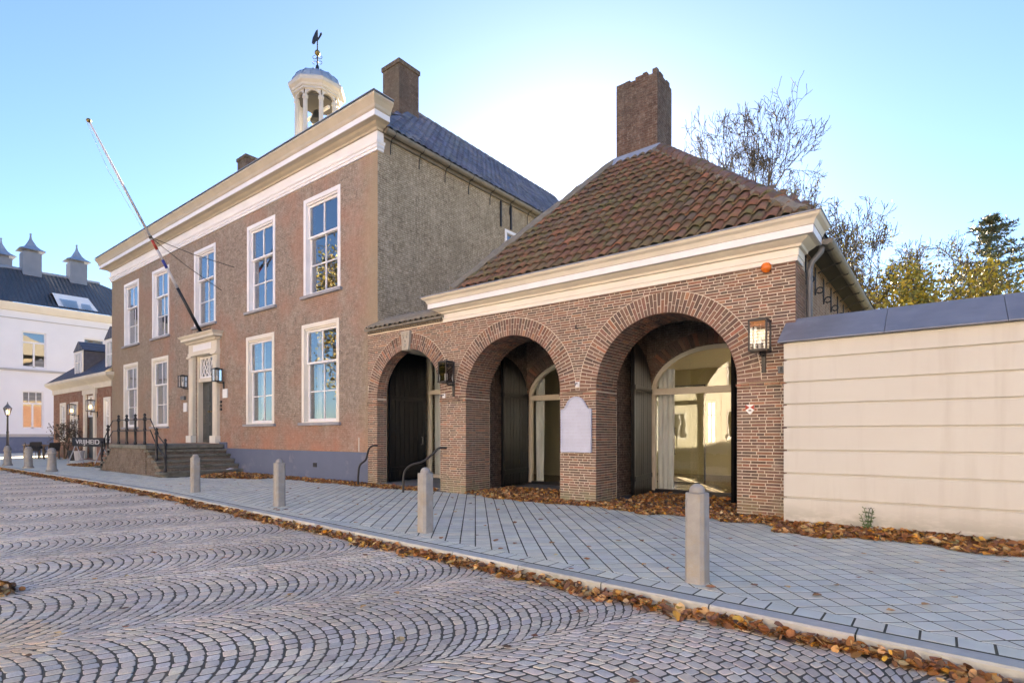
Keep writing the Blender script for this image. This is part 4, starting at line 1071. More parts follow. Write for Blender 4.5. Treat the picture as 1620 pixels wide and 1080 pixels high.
MB().tube([ER + (TR - ER) * f_ + Vector((-.10 + rng.uniform(-.02, .02), .02, .02)) for f_ in np.linspace(0, 1, 30)], [.09 + rng.uniform(-.02, .02) for _ in range(30)], 7).build('hip_mortar', M_mortarg, aroof)
ch = chimney_box(AB, -6.3, -5.25, 12.2, 13.06, 7.2, 9.62, M_chim1, M_chim2, cap=False, ragged=True)
MB().add([(-6.52, 12.02, 7.72), (-5.14, 12.02, 7.72), (-5.16, 12.16, 8.0), (-6.4, 12.16, 7.99)], [(0, 1, 2, 3)]).add([(-6.4, 12.17, 7.99), (-5.16, 12.17, 8.0), (-5.2, 12.185, 8.02), (-6.34, 12.185, 8.01)], [(0, 1, 2, 3)]).build('lead_flashing', M_lead, ch)
# sloping coping over the gate
cp = MB()
m2 = MB().add([(-11.36, 8.58, 3.86), (-8.66, 8.58, 3.86), (-8.66, 9.35, 4.28), (-11.36, 9.35, 4.28), (-11.36, 8.58, 3.82), (-8.66, 8.58, 3.82), (-8.66, 9.35, 4.0), (-11.36, 9.35, 4.0)], [(0, 1, 2, 3), (4, 7, 6, 5), (0, 4, 5, 1), (1, 5, 6, 2), (3, 7, 4, 0), (2, 6, 7, 3)])
cop = m2.build('gate_coping', M_mortarg, AB)
for i in range(15):
    x0 = -11.36 + i * .178
    q = pantile(Vector((x0, 8.57, 3.85)), Vector((1, 0, 0)), Vector((0, .878, .479)), Vector((0, -.479, .878)), .178, .75, (1, 1, 1), 900 + i, .02); q.build('coping_tile', M_mortarg, cop, smooth=True)
for i in range(33):
    x0 = -11.34 + i * .081
    MB().box(x0, x0 + .055, YA - .06, YA + .05, 3.775, 3.818, (.22, .19, .15)).build('dentil_brick', M_brick, cop)
# small fittings on the arcade wall
def fit(name, mb, mat, label, cat, **k):
    return tag(mb.build(name, mat, None, **k), label, cat)
a = FY(1214, 425, YA); 
al = thing('alarm_light', 'round orange alarm light under the cornice at the right corner', 'alarm', (a[0], YA, a[2]))
MB().add(*(lambda b: (b.v, b.f))(MB().lathe([(.0, -.075), (.045, -.06), (.072, -.02), (.072, .02), (.045, .06), (.0, .075)], (a[0], YA - .07, a[2]), 14))).build('lens', M_orange, al, smooth=True)
MB().box(a[0] - .055, a[0] + .055, YA - .03, YA, a[2] - .055, a[2] + .055).build('base', M_iron, al)
a = FY(1187, 647, YA); sh = thing('shield_sign', 'small red and white shield sign on the right brick pier', 'sign', (a[0], YA, a[2]))
hw, hh = .062, .085
MB().prism([(a[0] - hw, a[2] + hh * .8), (a[0] + hw, a[2] + hh * .8), (a[0] + hw, a[2] - hh * .15), (a[0], a[2] - hh), (a[0] - hw, a[2] - hh * .15)], 'Y', YA - .022, YA).build('plate', M_whitesign, sh)
for s in (-1, 1):
    MB().prism([(a[0] + s * hw, a[2] + hh * .8), (a[0] + s * hw, a[2] - hh * .15), (a[0] + s * .006, a[2] + hh * .3)][::s], 'Y', YA - .026, YA - .022).build('red_triangle', M_red, sh)
MB().box(a[0] - .02, a[0] + .02, YA - .025, YA - .0225, a[2] - .028, a[2] - .012).build('emblem', M_iron, sh)
for (px, py, lb) in ((914, 608, 'small white bracket above the memorial plaque on the middle pier'), (703, 626, 'small white bracket below the lantern on the left pier'), (1236, 585, 'small grey sensor beside the cream wall')):
    a = FY(px, py, YA); s_ = thing('wall_bracket', lb, 'bracket', (a[0], YA, a[2]))
    MB().box(a[0] - .04, a[0] + .04, YA - .025, YA, a[2] - .05, a[2] + .05).build('plate', M_whitesign if px < 1000 else M_zinc, s_, bevel=.004)
    MB().tube([(a[0], YA - .02, a[2] + .02), (a[0], YA - .09, a[2] + .01), (a[0], YA - .09, a[2] - .03)], .014, 6).build('arm', M_zinc, s_)
a = FY(914, 520, YA); hk = MB().tube([(a[0], YA + .02, a[2]), (a[0], YA - .06, a[2]), (a[0] + .01, YA - .08, a[2] + .03), (a[0] + .01, YA - .075, a[2] + .06)], .012, 6)
tag(hk.build('wall_hook', M_iron), 'small dark iron hook in the brickwork between the two large arches', 'hook')
# plaque
pl = thing('memorial_plaque', 'pale blue grey marble memorial plaque on the middle brick pier', 'plaque', (-5.285, YA, .97))
def plq(x0, x1, z0, z1, zs):
    P = [(x0, z0), (x1, z0), (x1, zs)]
    c = (x0 + x1) / 2; w_ = (x1 - x0) / 2
    for k in range(33):
        a = k / 32; xx = x1 - (x1 - x0) * a; u = abs(xx - c) / w_
        zz = zs + (z1 - zs) * (math.sqrt(max(0, 1 - (u / .68) ** 2)) if u < .6 else .47 * max(0, (.88 - u) / .28) ** 1.6)
        P.append((xx, max(zs, zz)))
    return P
MB().prism(plq(-5.595, -4.975, .95, 1.945, 1.72), 'Y', YA - .05, YA - .004).build('slab', M_marble, pl, bevel=.004)
rimp = plq(-5.595, -4.975, .95, 1.945, 1.72)
MB().tube([(p[0], YA - .052, p[1]) for p in rimp] + [(rimp[0][0], YA - .052, rimp[0][1])], .016, 6).build('rim', M_marble, pl)
# lanterns
def lantern(label, x, z, y=YA, side=0, scale=1.0, cat='lantern'):
    L = thing('wall_lantern', label, cat, (x, y, z), 'wall lanterns')
    w_ = .115 * scale; h = .42 * scale; yc = y - .24 * scale; b = z
    fr = MB()
    for sx in (-1, 1):
        for sy in (-1, 1): fr.box(x + sx * w_ - .011, x + sx * w_ + .011, yc + sy * w_ - .011, yc + sy * w_ + .011, b, b + h)
    for zz in (b, b + h):
        fr.box(x - w_ - .015, x + w_ + .015, yc - w_ - .015, yc - w_ + .015, zz - .012, zz + .012); fr.box(x - w_ - .015, x + w_ + .015, yc + w_ - .015, yc + w_ + .015, zz - .012, zz + .012)
        fr.box(x - w_ - .014, x - w_ + .014, yc - w_, yc + w_, zz - .011, zz + .011); fr.box(x + w_ - .014, x + w_ + .014, yc - w_, yc + w_, zz - .011, zz + .011)
    fr.build('frame', M_iron, L)
    MB().add([(x - w_ - .02, yc - w_ - .02, b + h + .013), (x + w_ + .02, yc - w_ - .02, b + h + .013), (x + w_ + .02, yc + w_ + .02, b + h + .013), (x - w_ - .02, yc + w_ + .02, b + h + .013), (x, yc, b + h + .06)], [(0, 1, 4), (1, 2, 4), (2, 3, 4), (3, 0, 4), (3, 2, 1, 0)]).build('roof', M_iron, L)
    MB().box(x - w_, x + w_, yc - w_, yc + w_, b - .02, b - .013).build('base', M_iron, L)
    for (p, q) in (((x - w_, yc - w_), (x + w_, yc - w_)), ((x + w_, yc - w_), (x + w_, yc + w_)), ((x + w_, yc + w_), (x - w_, yc + w_)), ((x - w_, yc + w_), (x - w_, yc - w_))):
        MB().quad((p[0], p[1], b), (q[0], q[1], b), (q[0], q[1], b + h), (p[0], p[1], b + h)).build('pane', M_lglass, L)
    MB().lathe([(.018, 0), (.018, .08), (.03, .1), (.03, .17), (.01, .2)], (x, yc, b), 8).build('bulb', M_whitesign, L)
    MB().tube([(x, yc, b - .02), (x, yc + .06, b - .05), (x, y - .03, b - .05)], .016, 6).build('arm', M_iron, L)
    MB().prism([(y - .035, b - .02), (y, b - .0), (y, b - .30), (y - .02, b - .30)], 'X', x - .028, x + .028).build('bracket', M_iron, L)
    return L
lantern('black lantern on the right brick pier above the shield sign', -2.09, 2.47)
lantern('black lantern on the brick pier between the gate and the arch', -8.40, 2.39)
lantern('black lantern left of the town hall front door', -22.55, 3.06, YM, scale=1.0)
lantern('black lantern right of the town hall front door', -19.75, 3.12, YM, scale=1.0)

# ------------------------------------------------------------------ flagpole
FP = thing('flagpole', 'leaning white flagpole with red, blue and black bands over the front door', 'flagpole', (-21.15, 8.8, 4.95))
b0 = Vector((-21.15, 8.82, 4.97)); t0 = Vector((-21.0, 5.46, 11.05))
def seg(f0, f1, mat, name, rk=1.0):
    r0, r1 = .058 - .03 * f0, .058 - .03 * f1
    MB().tube([b0.lerp(t0, f0), b0.lerp(t0, f1)], [r0 * rk, r1 * rk], 12).build(name, mat, FP, smooth=True)
M_polew = plain('white_pole_paint', (.50, .50, .53), (.46, .46, .49), .6, 3, bmp=0)
seg(0.0, .235, M_iron, 'black_band'); seg(.235, .335, M_polew, 'pole'); seg(.335, .375, M_blue, 'blue_band', 1.02); seg(.375, .425, M_polew, 'pole'); seg(.425, .472, M_red, 'red_band', 1.02); seg(.472, 1.0, M_polew, 'pole')
MB().lathe([(.0, -.07), (.05, -.05), (.075, 0), (.05, .05), (.0, .07)], tuple(t0), 12).build('finial', M_gold, FP, smooth=True)
MB().tube([b0.lerp(t0, .49) + Vector((0, -.06, -.08)), b0.lerp(t0, .8) + Vector((.0, -.14, -.16)), t0 + Vector((.0, -.04, -.08))], .006, 5).build('halyard', M_polew, FP)
q = b0.lerp(t0, .485); MB().tube([q - (t0 - b0).normalized() * .04, q + (t0 - b0).normalized() * .04], .055, 10).build('collar', M_iron, FP)
for ex, ez in ((-19.0, 6.95), (-19.9, 6.3)):
    MB().tube([q, q.lerp(Vector((ex, YM, ez)), .5) + Vector((0, 0, -.06)), (ex, YM, ez)], .012, 5).build('stay_rod', M_iron, FP)
MB().box(-21.25, -21.05, 8.72, 8.95, 4.93, 5.0).build('foot', M_iron, FP); MB().tube([(-21.15, 8.84, 5.0), (-20.75, 8.98, 5.08)], .02, 6).build('foot_stay', M_iron, FP)

# ------------------------------------------------------------------ stoop with iron railing
ST = thing('entrance_stoop', 'dark bluestone stoop with brick front and side steps to the front door', 'steps', (-21, 7.7, 0))
YS = 6.55; ZL = .955
MB().box(-22.95, -19.75, YS + .05, YM - .06, 0, ZL - .13).build('brick_base', M_stoopb, ST)
MB().box(-23.0, -19.62, YS, YM - .055, ZL - .128, ZL).build('landing_slab', M_bluestone, ST, bevel=.015)
nst = 6; rise = ZL / nst
for s in (-1, 1):
    for k in range(1, nst):
        zt = ZL - k * rise
        if s > 0: x0, x1 = -19.76 + (k - 1) * .29, -19.76 + k * .29 + .05
        else: x0, x1 = -22.94 - k * .24 - .05, -22.94 - (k - 1) * .24
        fr_ = YS + (.0 if k < nst - 1 else -.1)
        MB().box(x0 - (0 if s > 0 else -.05), x1 - (.05 if s > 0 else 0), YS + .07, YM - .06, 0, zt - .075).build('riser', M_stoopb if k < nst - 1 else M_bluestone, ST)
        MB().box(x0, x1, fr_, YM - .055, zt - .073, zt).build('step', M_bluestone, ST, bevel=.014)
def post(x, z, h=1.0, y=YS + .08):
    p = MB().lathe([(.05, 0), (.05, .06), (.043, .08), (.036, .1), (.036, h * .42), (.05, h * .44), (.05, h * .5), (.036, h * .52), (.032, h * .76), (.055, h * .78), (.055, h * .84), (.04, h * .86), (.025, h * .9), (.042, h * .935), (.042, h * .96), (.012, h * .99), (.002, h)], (x, y, z), 10)
    p.build('baluster', M_iron, ST, smooth=True)
PXs = [-22.28, -21.50, -20.72, -19.92]
for x in PXs: post(x, ZL)
post(-18.96, ZL - 3 * rise + .02, 1.0); post(-18.30, ZL - 5 * rise, 1.0)
post(-23.35, ZL - 2 * rise, 1.0); post(-24.0, ZL - 5 * rise, .9)
for hz in (.45, .81):
    pts = [(-24.0, YS + .08, ZL - 5 * rise + hz * .9), (-23.35, YS + .08, ZL - 2 * rise + hz), (-22.85, YS + .08, ZL + hz), (-19.45, YS + .08, ZL + hz), (-18.96, YS + .08, ZL - 3 * rise + hz + .02), (-18.30, YS + .08, ZL - 5 * rise + hz)]
    MB().tube(pts, .017, 8).build('rail', M_iron, ST)
pp = MB(); pp.add([(-18.1, 8.3, .17), (-17.8, 8.2, .172), (-17.75, 8.4, .2), (-18.05, 8.5, .18), (-17.93, 8.36, .215)], [(0, 1, 4), (1, 2, 4), (2, 3, 4), (3, 0, 4)])
tag(pp.build('paper_scrap', M_paper), 'crumpled white paper lying on the bottom stoop step', 'litter')
p = G(697, 881, -.09); pp = MB(); pp.add([(p[0] - .05, p[1] - .02, -.06), (p[0] + .05, p[1] - .03, -.05), (p[0] + .06, p[1] + .04, -.03), (p[0] - .04, p[1] + .05, -.04), (p[0] + .01, p[1] + .01, .0)], [(0, 1, 4), (1, 2, 4), (2, 3, 4), (3, 0, 4)])
tag(pp.build('paper_scrap', M_paper), 'white paper scrap among the leaves in the gutter', 'litter')
# gate handrails
def handrail(label, pts):
    h = thing('handrail', label, 'handrail', pts[0], 'handrails at the gate')
    P = []
    V = [Vector(p) for p in pts]
    for i in range(len(V) - 1):
        a = V[max(i - 1, 0)]; b = V[i]; c = V[i + 1]; d = V[min(i + 2, len(V) - 1)]
        for k in range(6):
            t = k / 6; P.append(.5 * ((2 * b) + (c - a) * t + (2 * a - 5 * b + 4 * c - d) * t * t + (-a + 3 * b - 3 * c + d) * t ** 3))
    P.append(V[-1]); MB().tube(P, .024, 8).build('rail', M_iron, h, smooth=True)
    e = V[-1]; MB().lathe([(.05, 0), (.05, .02), (.03, .025)], (0, 0, 0), 10).build('wall_rosette', M_iron, h).matrix_local = Matrix.Translation(Vector((e.x, YA, e.z)) - 0 * e) @ Matrix.Rotation(R(90), 4, 'X')
handrail('black curved iron handrail left of the gate by the grey plinth', [(-11.45, 8.45, 0), (-11.43, 8.45, .3), (-11.38, 8.46, .52), (-11.2, 8.50, .66), (-11.12, 8.52, .9), (-11.06, 8.58, .99), (-11.0, YA, 1.0)])
handrail('black curved iron handrail right of the gate behind a bollard', [(-9.36, 8.1, 0), (-9.35, 8.12, .42), (-9.22, 8.2, .60), (-9.0, 8.34, .68), (-8.82, 8.46, .84), (-8.72, 8.56, .97), (-8.62, YA, .98)])

# ------------------------------------------------------------------ cream garden wall
GW = thing('garden_wall', 'cream rendered garden wall with grooved bands and slate blue coping', 'wall', (3, 8.4, 0))
YC = 8.27; grooves = [0, .407, .735, 1.047, 1.358, 1.67, 1.968, 2.279, 2.52]
MB().box(-1.70, 9.0, YC + .035, 8.95, 0, 2.55).build('wall_core', M_render, GW)
for a, b in zip(grooves[:-1], grooves[1:]):
    MB().box(-1.735, 9.0, YC, YC + .3, a + (.011 if a else 0), b - .011).build('wall_band', M_render, GW, bevel=.008)
xs = [-1.80, FY(1399, 600, 8.22)[0], FY(1595, 600, 8.22)[0], 2.6, 4.6, 6.8, 9.0]
for a, b in zip(xs[:-1], xs[1:]):
    a += .003; b -= .003
    MB().add([(a, 8.19, 2.515), (b, 8.19, 2.515), (b, 8.19, 2.53), (a, 8.19, 2.53), (b, 8.80, 2.93), (a, 8.80, 2.93), (b, 9.2, 2.65), (a, 9.2, 2.65), (a, 9.2, 2.6), (b, 9.2, 2.6)],
             [(0, 1, 2, 3), (3, 2, 4, 5), (5, 4, 6, 7), (7, 6, 9, 8), (8, 9, 1, 0), (0, 3, 5, 7, 8), (1, 9, 6, 4, 2)]).build('coping_sheet', M_slate, GW)

# ------------------------------------------------------------------ bollards
def granite_bollard(p, label, h=.83):
    B = thing('stone_bollard', label, 'bollard', (p[0], p[1], 0), 'granite bollards along the kerb')
    x, y = p[0], p[1]; w_ = .086; ch = .03
    def octo(s): return [(x + a * s, y + b * s) for a, b in ((-w_, -w_ + ch), (-w_ + ch, -w_), (w_ - ch, -w_), (w_, -w_ + ch), (w_, w_ - ch), (w_ - ch, w_), (-w_ + ch, w_), (-w_, w_ - ch))]
    m2 = MB(); rings = [(1.02, -.05), (1.03, 0.0), (1.0, .06), (.97, h - .075), (.94, h - .065)]
    vs = [(q[0], q[1], z) for s, z in rings for q in octo(s)]; n = 8
    fs = [(i * n + j, i * n + (j + 1) % n, (i + 1) * n + (j + 1) % n, (i + 1) * n + j) for i in range(len(rings) - 1) for j in range(n)] + [tuple((len(rings) - 1) * n + j for j in range(n))]
    s_ = m2.add(vs, fs).build('shaft', M_bollard, B, bevel=.006)
    MB().lathe([(.066, -.001)] + [(.066 * math.cos(R(a)), .068 * math.sin(R(a)) + .008) for a in range(0, 91, 15)], (x, y, h - .066), 16).build('domed_top', M_bollard, B, smooth=True)
    return B
for px, lb in (((1103, 920), 'nearest granite bollard, in front of the right arch'), ((673, 841), 'granite bollard with domed top in front of the brick gate'), ((442, 800), 'granite bollard in front of the grey blue plinth'), ((309, 778), 'granite bollard in front of the stoop steps')):
    b_ = granite_bollard(G(*px), lb); b_.rotation_euler = (0, 0, R(-3.3 + rng.uniform(-2, 2)))
def cast_bollard(p, label):
    B = thing('cast_bollard', label, 'bollard', (p[0], p[1], 0), 'round grey bollards down the street')
    MB().lathe([(.17, 0), (.17, .05), (.14, .08), (.135, .1), (.115, .58), (.115, .6), (.14, .615), (.14, .66), (.115, .675), (.125, .7), (.11, .76), (.07, .81), (.0, .83)], (p[0], p[1], 0), 14).build('shaft', M_bollard, B, smooth=True)
for px, lb in (((82, 745.5), 'round grey bollard nearest the stoop of the three down the street'), ((45, 740), 'middle round grey bollard of the three down the street'), ((12, 736), 'farthest left round grey bollard below the street lamp')): cast_bollard(G(*px), lb)

# ------------------------------------------------------------------ cafe house
CF = thing('cafe_house', 'low red brick cafe with dark tiled roof and dormer beside the town hall', 'building', (-36, 9, 0))
cops = [(-39.75, -38.6, .9, 3.08), (-37.8, -36.4, .9, 3.05), (-35.0, -33.6, .1, 3.3), (-32.3, -31.3, .9, 3.1)]
m_ = MB(); wall_openings(m_, -41.1, -31.2, 0, 3.8, YM, YM + .3, cops); m_.build('front_wall', M_cafe, CF)
MB().box(-41.1, -40.8, YM + .3, 17, 0, 3.8).build('side_wall', M_cafe, CF)
MB().box(-40.8, -31.2, 12.0, 12.1, 0, 3.8).build('room_wall', M_dark, CF)
sweep_cornice(MB(), -41.1, -31.16, YM, YM + .4, YM + .01, [(.0, 3.6), (.05, 3.6), (.05, 3.85), (.1, 3.9), (.3, 4.05), (.35, 4.12), (.35, 4.25), (.0, 4.26)]).build('eaves_cornice', M_cream, CF)
MB().add([(-41.4, 8.7, 4.26), (-31.15, 8.7, 4.26), (-31.15, 13.5, 8.4), (-38.4, 13.5, 8.4), (-41.4, 17.5, 4.26)], [(0, 1, 2, 3), (0, 3, 4)]).build('roof', M_croof, CF)
for i, (a, b, c, d) in enumerate(cops):
    if i == 2: continue
    q = MB(); frame_ring(q, a, b, c, d, .14, YM - .02, YM + .12); q = q.build('window', M_creamw, CF)
    s = MB(); frame_ring(s, a + .14, b - .14, c + .14, d - .14, .06, YM + .06, YM + .11); mx = (a + b) / 2; s.box(mx - .03, mx + .03, YM + .062, YM + .108, c + .2, d - .2)
    for z in (c + .7, c + 1.3): s.box(a + .2, b - .2, YM + .064, YM + .106, z - .025, z + .025)
    s.build('sash', M_white, q)
    MB().quad((a + .2, YM + .09, c + .2), (b - .2, YM + .09, c + .2), (b - .2, YM + .09, d - .2), (a + .2, YM + .09, d - .2)).build('pane', M_glass, q)
q = MB()
for x in (-35.25, -33.65): q.box(x, x + .3, YM - .08, YM + .02, .05, 3.35)
q.box(-35.35, -33.25, YM - .1, YM + .02, 3.35, 3.6); q.prism([(-35.45, 3.6), (-33.15, 3.6), (-34.3, 3.82)], 'Y', YM - .14, YM); q = q.build('door_surround', M_cream, CF)
MB().box(-34.95, -33.65, YM + .1, YM + .16, .1, 2.2).build('door', M_olddoor, CF)
q = MB(); frame_ring(q, -34.95, -33.65, 2.2, 3.3, .09, YM + .06, YM + .12); q.box(-34.33, -34.27, YM + .06, YM + .12, 2.3, 3.2); q = q.build('fanlight', M_white, CF)
MB().quad((-34.9, YM + .09, 2.25), (-33.7, YM + .09, 2.25), (-33.7, YM + .09, 3.25), (-34.9, YM + .09, 3.25)).build('pane', M_glass, q)
for x0, h in ((-37.55, 1.9), (-32.5, 2.1)):
    dm_ = MB().add([(x0, 9.12, 4.35), (x0 + 1.6, 9.12, 4.35), (x0 + 1.6, 9.12, 4.35 + h * .78), (x0 + .8, 9.12, 4.35 + h), (x0, 9.12, 4.35 + h * .78)], [(0, 1, 2, 3, 4)]).build('dormer_front', M_creamw, CF)
    q = MB(); frame_ring(q, x0 + .25, x0 + 1.35, 4.45, 4.35 + h * .72, .1, 9.07, 9.118); q.box(x0 + .77, x0 + .83, 9.07, 9.117, 4.5, 5.7); q.box(x0 + .35, x0 + 1.25, 9.072, 9.115, 5.15, 5.2); q.build('dormer_sash', M_white, dm_)
    MB().quad((x0 + .3, 9.1, 4.5), (x0 + 1.3, 9.1, 4.5), (x0 + 1.3, 9.1, 4.3 + h * .7), (x0 + .3, 9.1, 4.3 + h * .7)).build('pane', M_glass, dm_)
    MB().prism([(x0 + .02, 4.3), (x0 + 1.58, 4.3), (x0 + 1.58, 4.33 + h * .76), (x0 + .02, 4.33 + h * .76)], 'Y', 9.13, 12).build('dormer_cheek', M_croof, CF)
    MB().prism([(x0 - .08, 4.33 + h * .765), (x0 + 1.68, 4.33 + h * .765), (x0 + .8, 4.37 + h * 1.02)], 'Y', 9.08, 12.5).build('dormer_roof', M_croof, CF)
for i, (x, z) in enumerate(((-36.3, 2.35), (-33.2, 2.45))):
    L = lantern(('lit lantern left of the cafe door', 'lit lantern right of the cafe door')[i], x, z, YM, scale=1.25)
    MB().lathe([(.0, 0), (.05, .02), (.06, .08), (.04, .16), (.0, .18)], (x, YM - .30, z + .12), 10).build('glowing_bulb', M_lamp, L)
# cafe terrace: sign board, tables, chairs
sg = thing('sign_board', 'long black board sign with white lettering on a pale trestle before the cafe', 'sign', (-32.4, 8.0, 0))
A = Vector(FY(115, 720, 7.6)); B = Vector(FY(166, 720, 7.6)); zs0, zs1 = FY(140, 706, 7.6)[2], FY(140, 692, 7.6)[2]
MB().box(A.x, B.x, 7.58, 7.62, zs0, zs1).build('board', M_blackp, sg)
tc = bpy.data.curves.new('lettering', 'FONT'); tc.body = 'VRIJHEID'; tc.size = (zs1 - zs0) * .74; tc.extrude = .004; tc.align_x = 'CENTER'; tc.align_y = 'CENTER'
to = bpy.data.objects.new('tmp', tc); COL.objects.link(to)
me = bpy.data.meshes.new_from_object(to.evaluated_get(bpy.context.evaluated_depsgraph_get())); bpy.data.objects.remove(to)
lw = max(v.co.x for v in me.vertices) - min(v.co.x for v in me.vertices)
me.materials.clear(); me.materials.append(M_whitesign); lo = bpy.data.objects.new('lettering', me); COL.objects.link(lo); lo.parent = sg
kx = (B.x - A.x) * .74 / lw
lo.matrix_parent_inverse = Matrix.Translation(-Vector(sg.location)); lo.matrix_basis = Matrix.Translation(((A.x + B.x) / 2, 7.572, (zs0 + zs1) / 2)) @ Matrix.Rotation(R(90), 4, 'X') @ Matrix.Diagonal((kx, 1, 1, 1))
for x in (A.x + .25, B.x - .5):
    for dy in (-.25, .25): MB().tube([(x, 7.66, zs0 + .1), (x + dy * .6, 7.66 + dy, 0)], .022, 5).build('trestle_leg', plain('pale_trestle', (.42, .45, .5)), sg)
def table(x, y, label):
    T = thing('terrace_table', label, 'table', (x, y, 0), 'cafe terrace tables')
    MB().box(x - .6, x + .6, y - .4, y + .4, .71, .75).build('top', M_teak, T, bevel=.008)
    for sx in (-1, 1):
        for sy in (-1, 1): MB().box(x + sx * .52 - .035, x + sx * .52 + .035, y + sy * .32 - .035, y + sy * .32 + .035, 0, .709).build('leg', M_teak, T)
def chair(x, y, rz, label):
    C_ = thing('terrace_chair', label, 'chair', (x, y, 0), 'cafe terrace chairs')
    MB().box(x - .24, x + .24, y - .22, y + .22, .42, .46).build('seat', M_rattan, C_, bevel=.01)
    MB().add([(x - .24, y + .2, .47), (x + .24, y + .2, .47), (x + .24, y + .32, .88), (x - .24, y + .32, .88), (x - .24, y + .23, .47), (x + .24, y + .23, .47), (x + .24, y + .35, .88), (x - .24, y + .35, .88)], [(0, 1, 2, 3), (7, 6, 5, 4), (0, 3, 7, 4), (1, 5, 6, 2), (3, 2, 6, 7), (0, 4, 5, 1)]).build('backrest', M_rattan, C_)
    for s in (-1, 1):
        MB().tube([(x + s * .24, y + .28, .68), (x + s * .26, y - .15, .66), (x + s * .25, y - .22, .44)], .018, 6).build('armrest', M_rattan, C_)
        for dy in (-.2, .2): MB().tube([(x + s * .22, y + dy, .42), (x + s * .25, y + dy * 1.15, 0)], .015, 6).build('leg', M_iron, C_)
    C_.rotation_euler = (0, 0, rz)
table(-40.0, 7.9, 'wooden terrace table at the far left before the cafe'); table(-37.6, 8.25, 'wooden terrace table nearer the sign board')
for x, y, rz, lb in ((-39.0, 7.7, 1.2, 'dark wicker chair between the two terrace tables'), (-36.6, 7.95, -1.4, 'dark wicker chair right of the nearer terrace table'), (-38.2, 7.5, 3.0, 'dark wicker chair in front of the nearer terrace table'), (-40.9, 8.3, 1.7, 'dark wicker chair behind the far left terrace table')): chair(x, y, rz, lb)
for x, lb in ((-34.4, 'dark planter tub behind the sign board, left one'), (-33.4, 'grey planter tub behind the sign board, right one')):
    MBp = MB().lathe([(.17, 0), (.22, .45), (.24, .46), (.24, .5), (.2, .5), (.2, .42)], (x, 8.3, 0), 12); tag(MBp.build('planter_tub', M_iron if x < -34 else M_greystr), lb, 'planter', 'planters at the cafe')

# ------------------------------------------------------------------ white house closing the street
WH = thing('white_house', 'large white stuccoed house with dark tiled roof and capped vent chimneys', 'building', (-52, 8, 0))
XW = -52.0
wops = [(9.6, 10.95, 6.15, 8.72), (9.6, 10.8, 1.75, 4.45), (13.2, 14.55, 6.15, 8.72), (5.8, 7.1, 6.15, 8.72), (5.8, 7.1, 1.75, 4.45), (2.0, 3.3, 6.15, 8.72), (2.0, 3.3, 1.75, 4.45)]
m_ = MB(); wall_openings(m_, -4, 22, 0, 10.2, XW, XW - .35, wops, 'Y'); m_.build('front_wall', M_stucco, WH)
MB().box(XW - 12, XW - .36, -4, -3.7, 0, 10.2).build('side_wall', M_stucco, WH); MB().box(XW - 12, XW - .36, 21.7, 22, 0, 10.2).build('side_wall', M_stucco, WH)
MB().box(XW - 2.5, XW - 2.4, -3.6, 21.6, 0, 10.2).build('room_wall', plain('white_house_room', (.35, .31, .26), (.3, .27, .22), .9, 1), WH)
MB().box(XW, XW + .06, -4, 22, 0, 1.15).build('plinth', M_greyblue, WH)
MB().box(XW, XW + .07, -4, 22, 1.16, 1.35).build('plinth_band', M_greystr, WH)
MB().box(XW, XW + .12, -4, 22, 5.85, 6.0).build('string_course', M_greystr, WH)
MB().box(XW, XW + .06, -4, 22, 9.55, 9.6).build('string_course', M_greystr, WH)
MB().add([(XW, -4.3, 10.1), (XW + .15, -4.3, 10.12), (XW + .35, -4.3, 10.4), (XW + .45, -4.3, 10.62), (XW, -4.3, 10.66), (XW, 22.3, 10.1), (XW + .15, 22.3, 10.12), (XW + .35, 22.3, 10.4), (XW + .45, 22.3, 10.62), (XW, 22.3, 10.66)], [(0, 1, 6, 5), (1, 2, 7, 6), (2, 3, 8, 7), (3, 4, 9, 8), (4, 3, 2, 1, 0), (5, 6, 7, 8, 9)]).build('cornice', M_creamw, WH)
MB().add([(XW + .4, -4.2, 10.65), (XW + .4, 22.2, 10.65), (XW - 4, 15.2, 14.0), (XW - 4, 9.6, 14.0), (XW - 9.6, 15.2, 14.0), (XW - 9.6, 9.6, 13.9), (XW - 12, 22, 10.65), (XW - 12, -4, 10.65)], [(0, 1, 2, 3), (1, 6, 4, 2), (3, 2, 4, 5), (0, 3, 5, 7)]).build('roof', M_wroof, WH)
MB().tube([(XW - 4, 9.4, 14.02), (XW - 4, 15.3, 14.02)], .13, 8).build('ridge_sheet', M_lead, WH); MB().tube([(XW + .3, -4.2, 10.7), (XW - 4, 9.5, 14.03)], .12, 8).build('hip_sheet', M_lead, WH)
for i, (a, b, c, d) in enumerate(wops):
    q = MB()
    for (e, f_, g_, h_) in ((a, a + .08, c, d), (b - .08, b, c, d), (a + .08, b - .08, d - .08, d), (a + .08, b - .08, c, c + .1), ((a + b) / 2 - .05, (a + b) / 2 + .05, c, c + 1.75), (a + .08, b - .08, c + 1.75, c + 1.87)): q.box(XW - .2, XW - .1, e, f_, g_, h_)
    if c < 4:
        for t_ in (.33, .67): q.box(XW - .19, XW - .12, a + (b - a) * t_ - .02, a + (b - a) * t_ + .02, c + 1.87, d)
    q = q.build('window', M_white, WH)
    MB().quad((XW - .16, a, c), (XW - .16, b, c), (XW - .16, b, d), (XW - .16, a, d)).build('pane', M_glass, q)
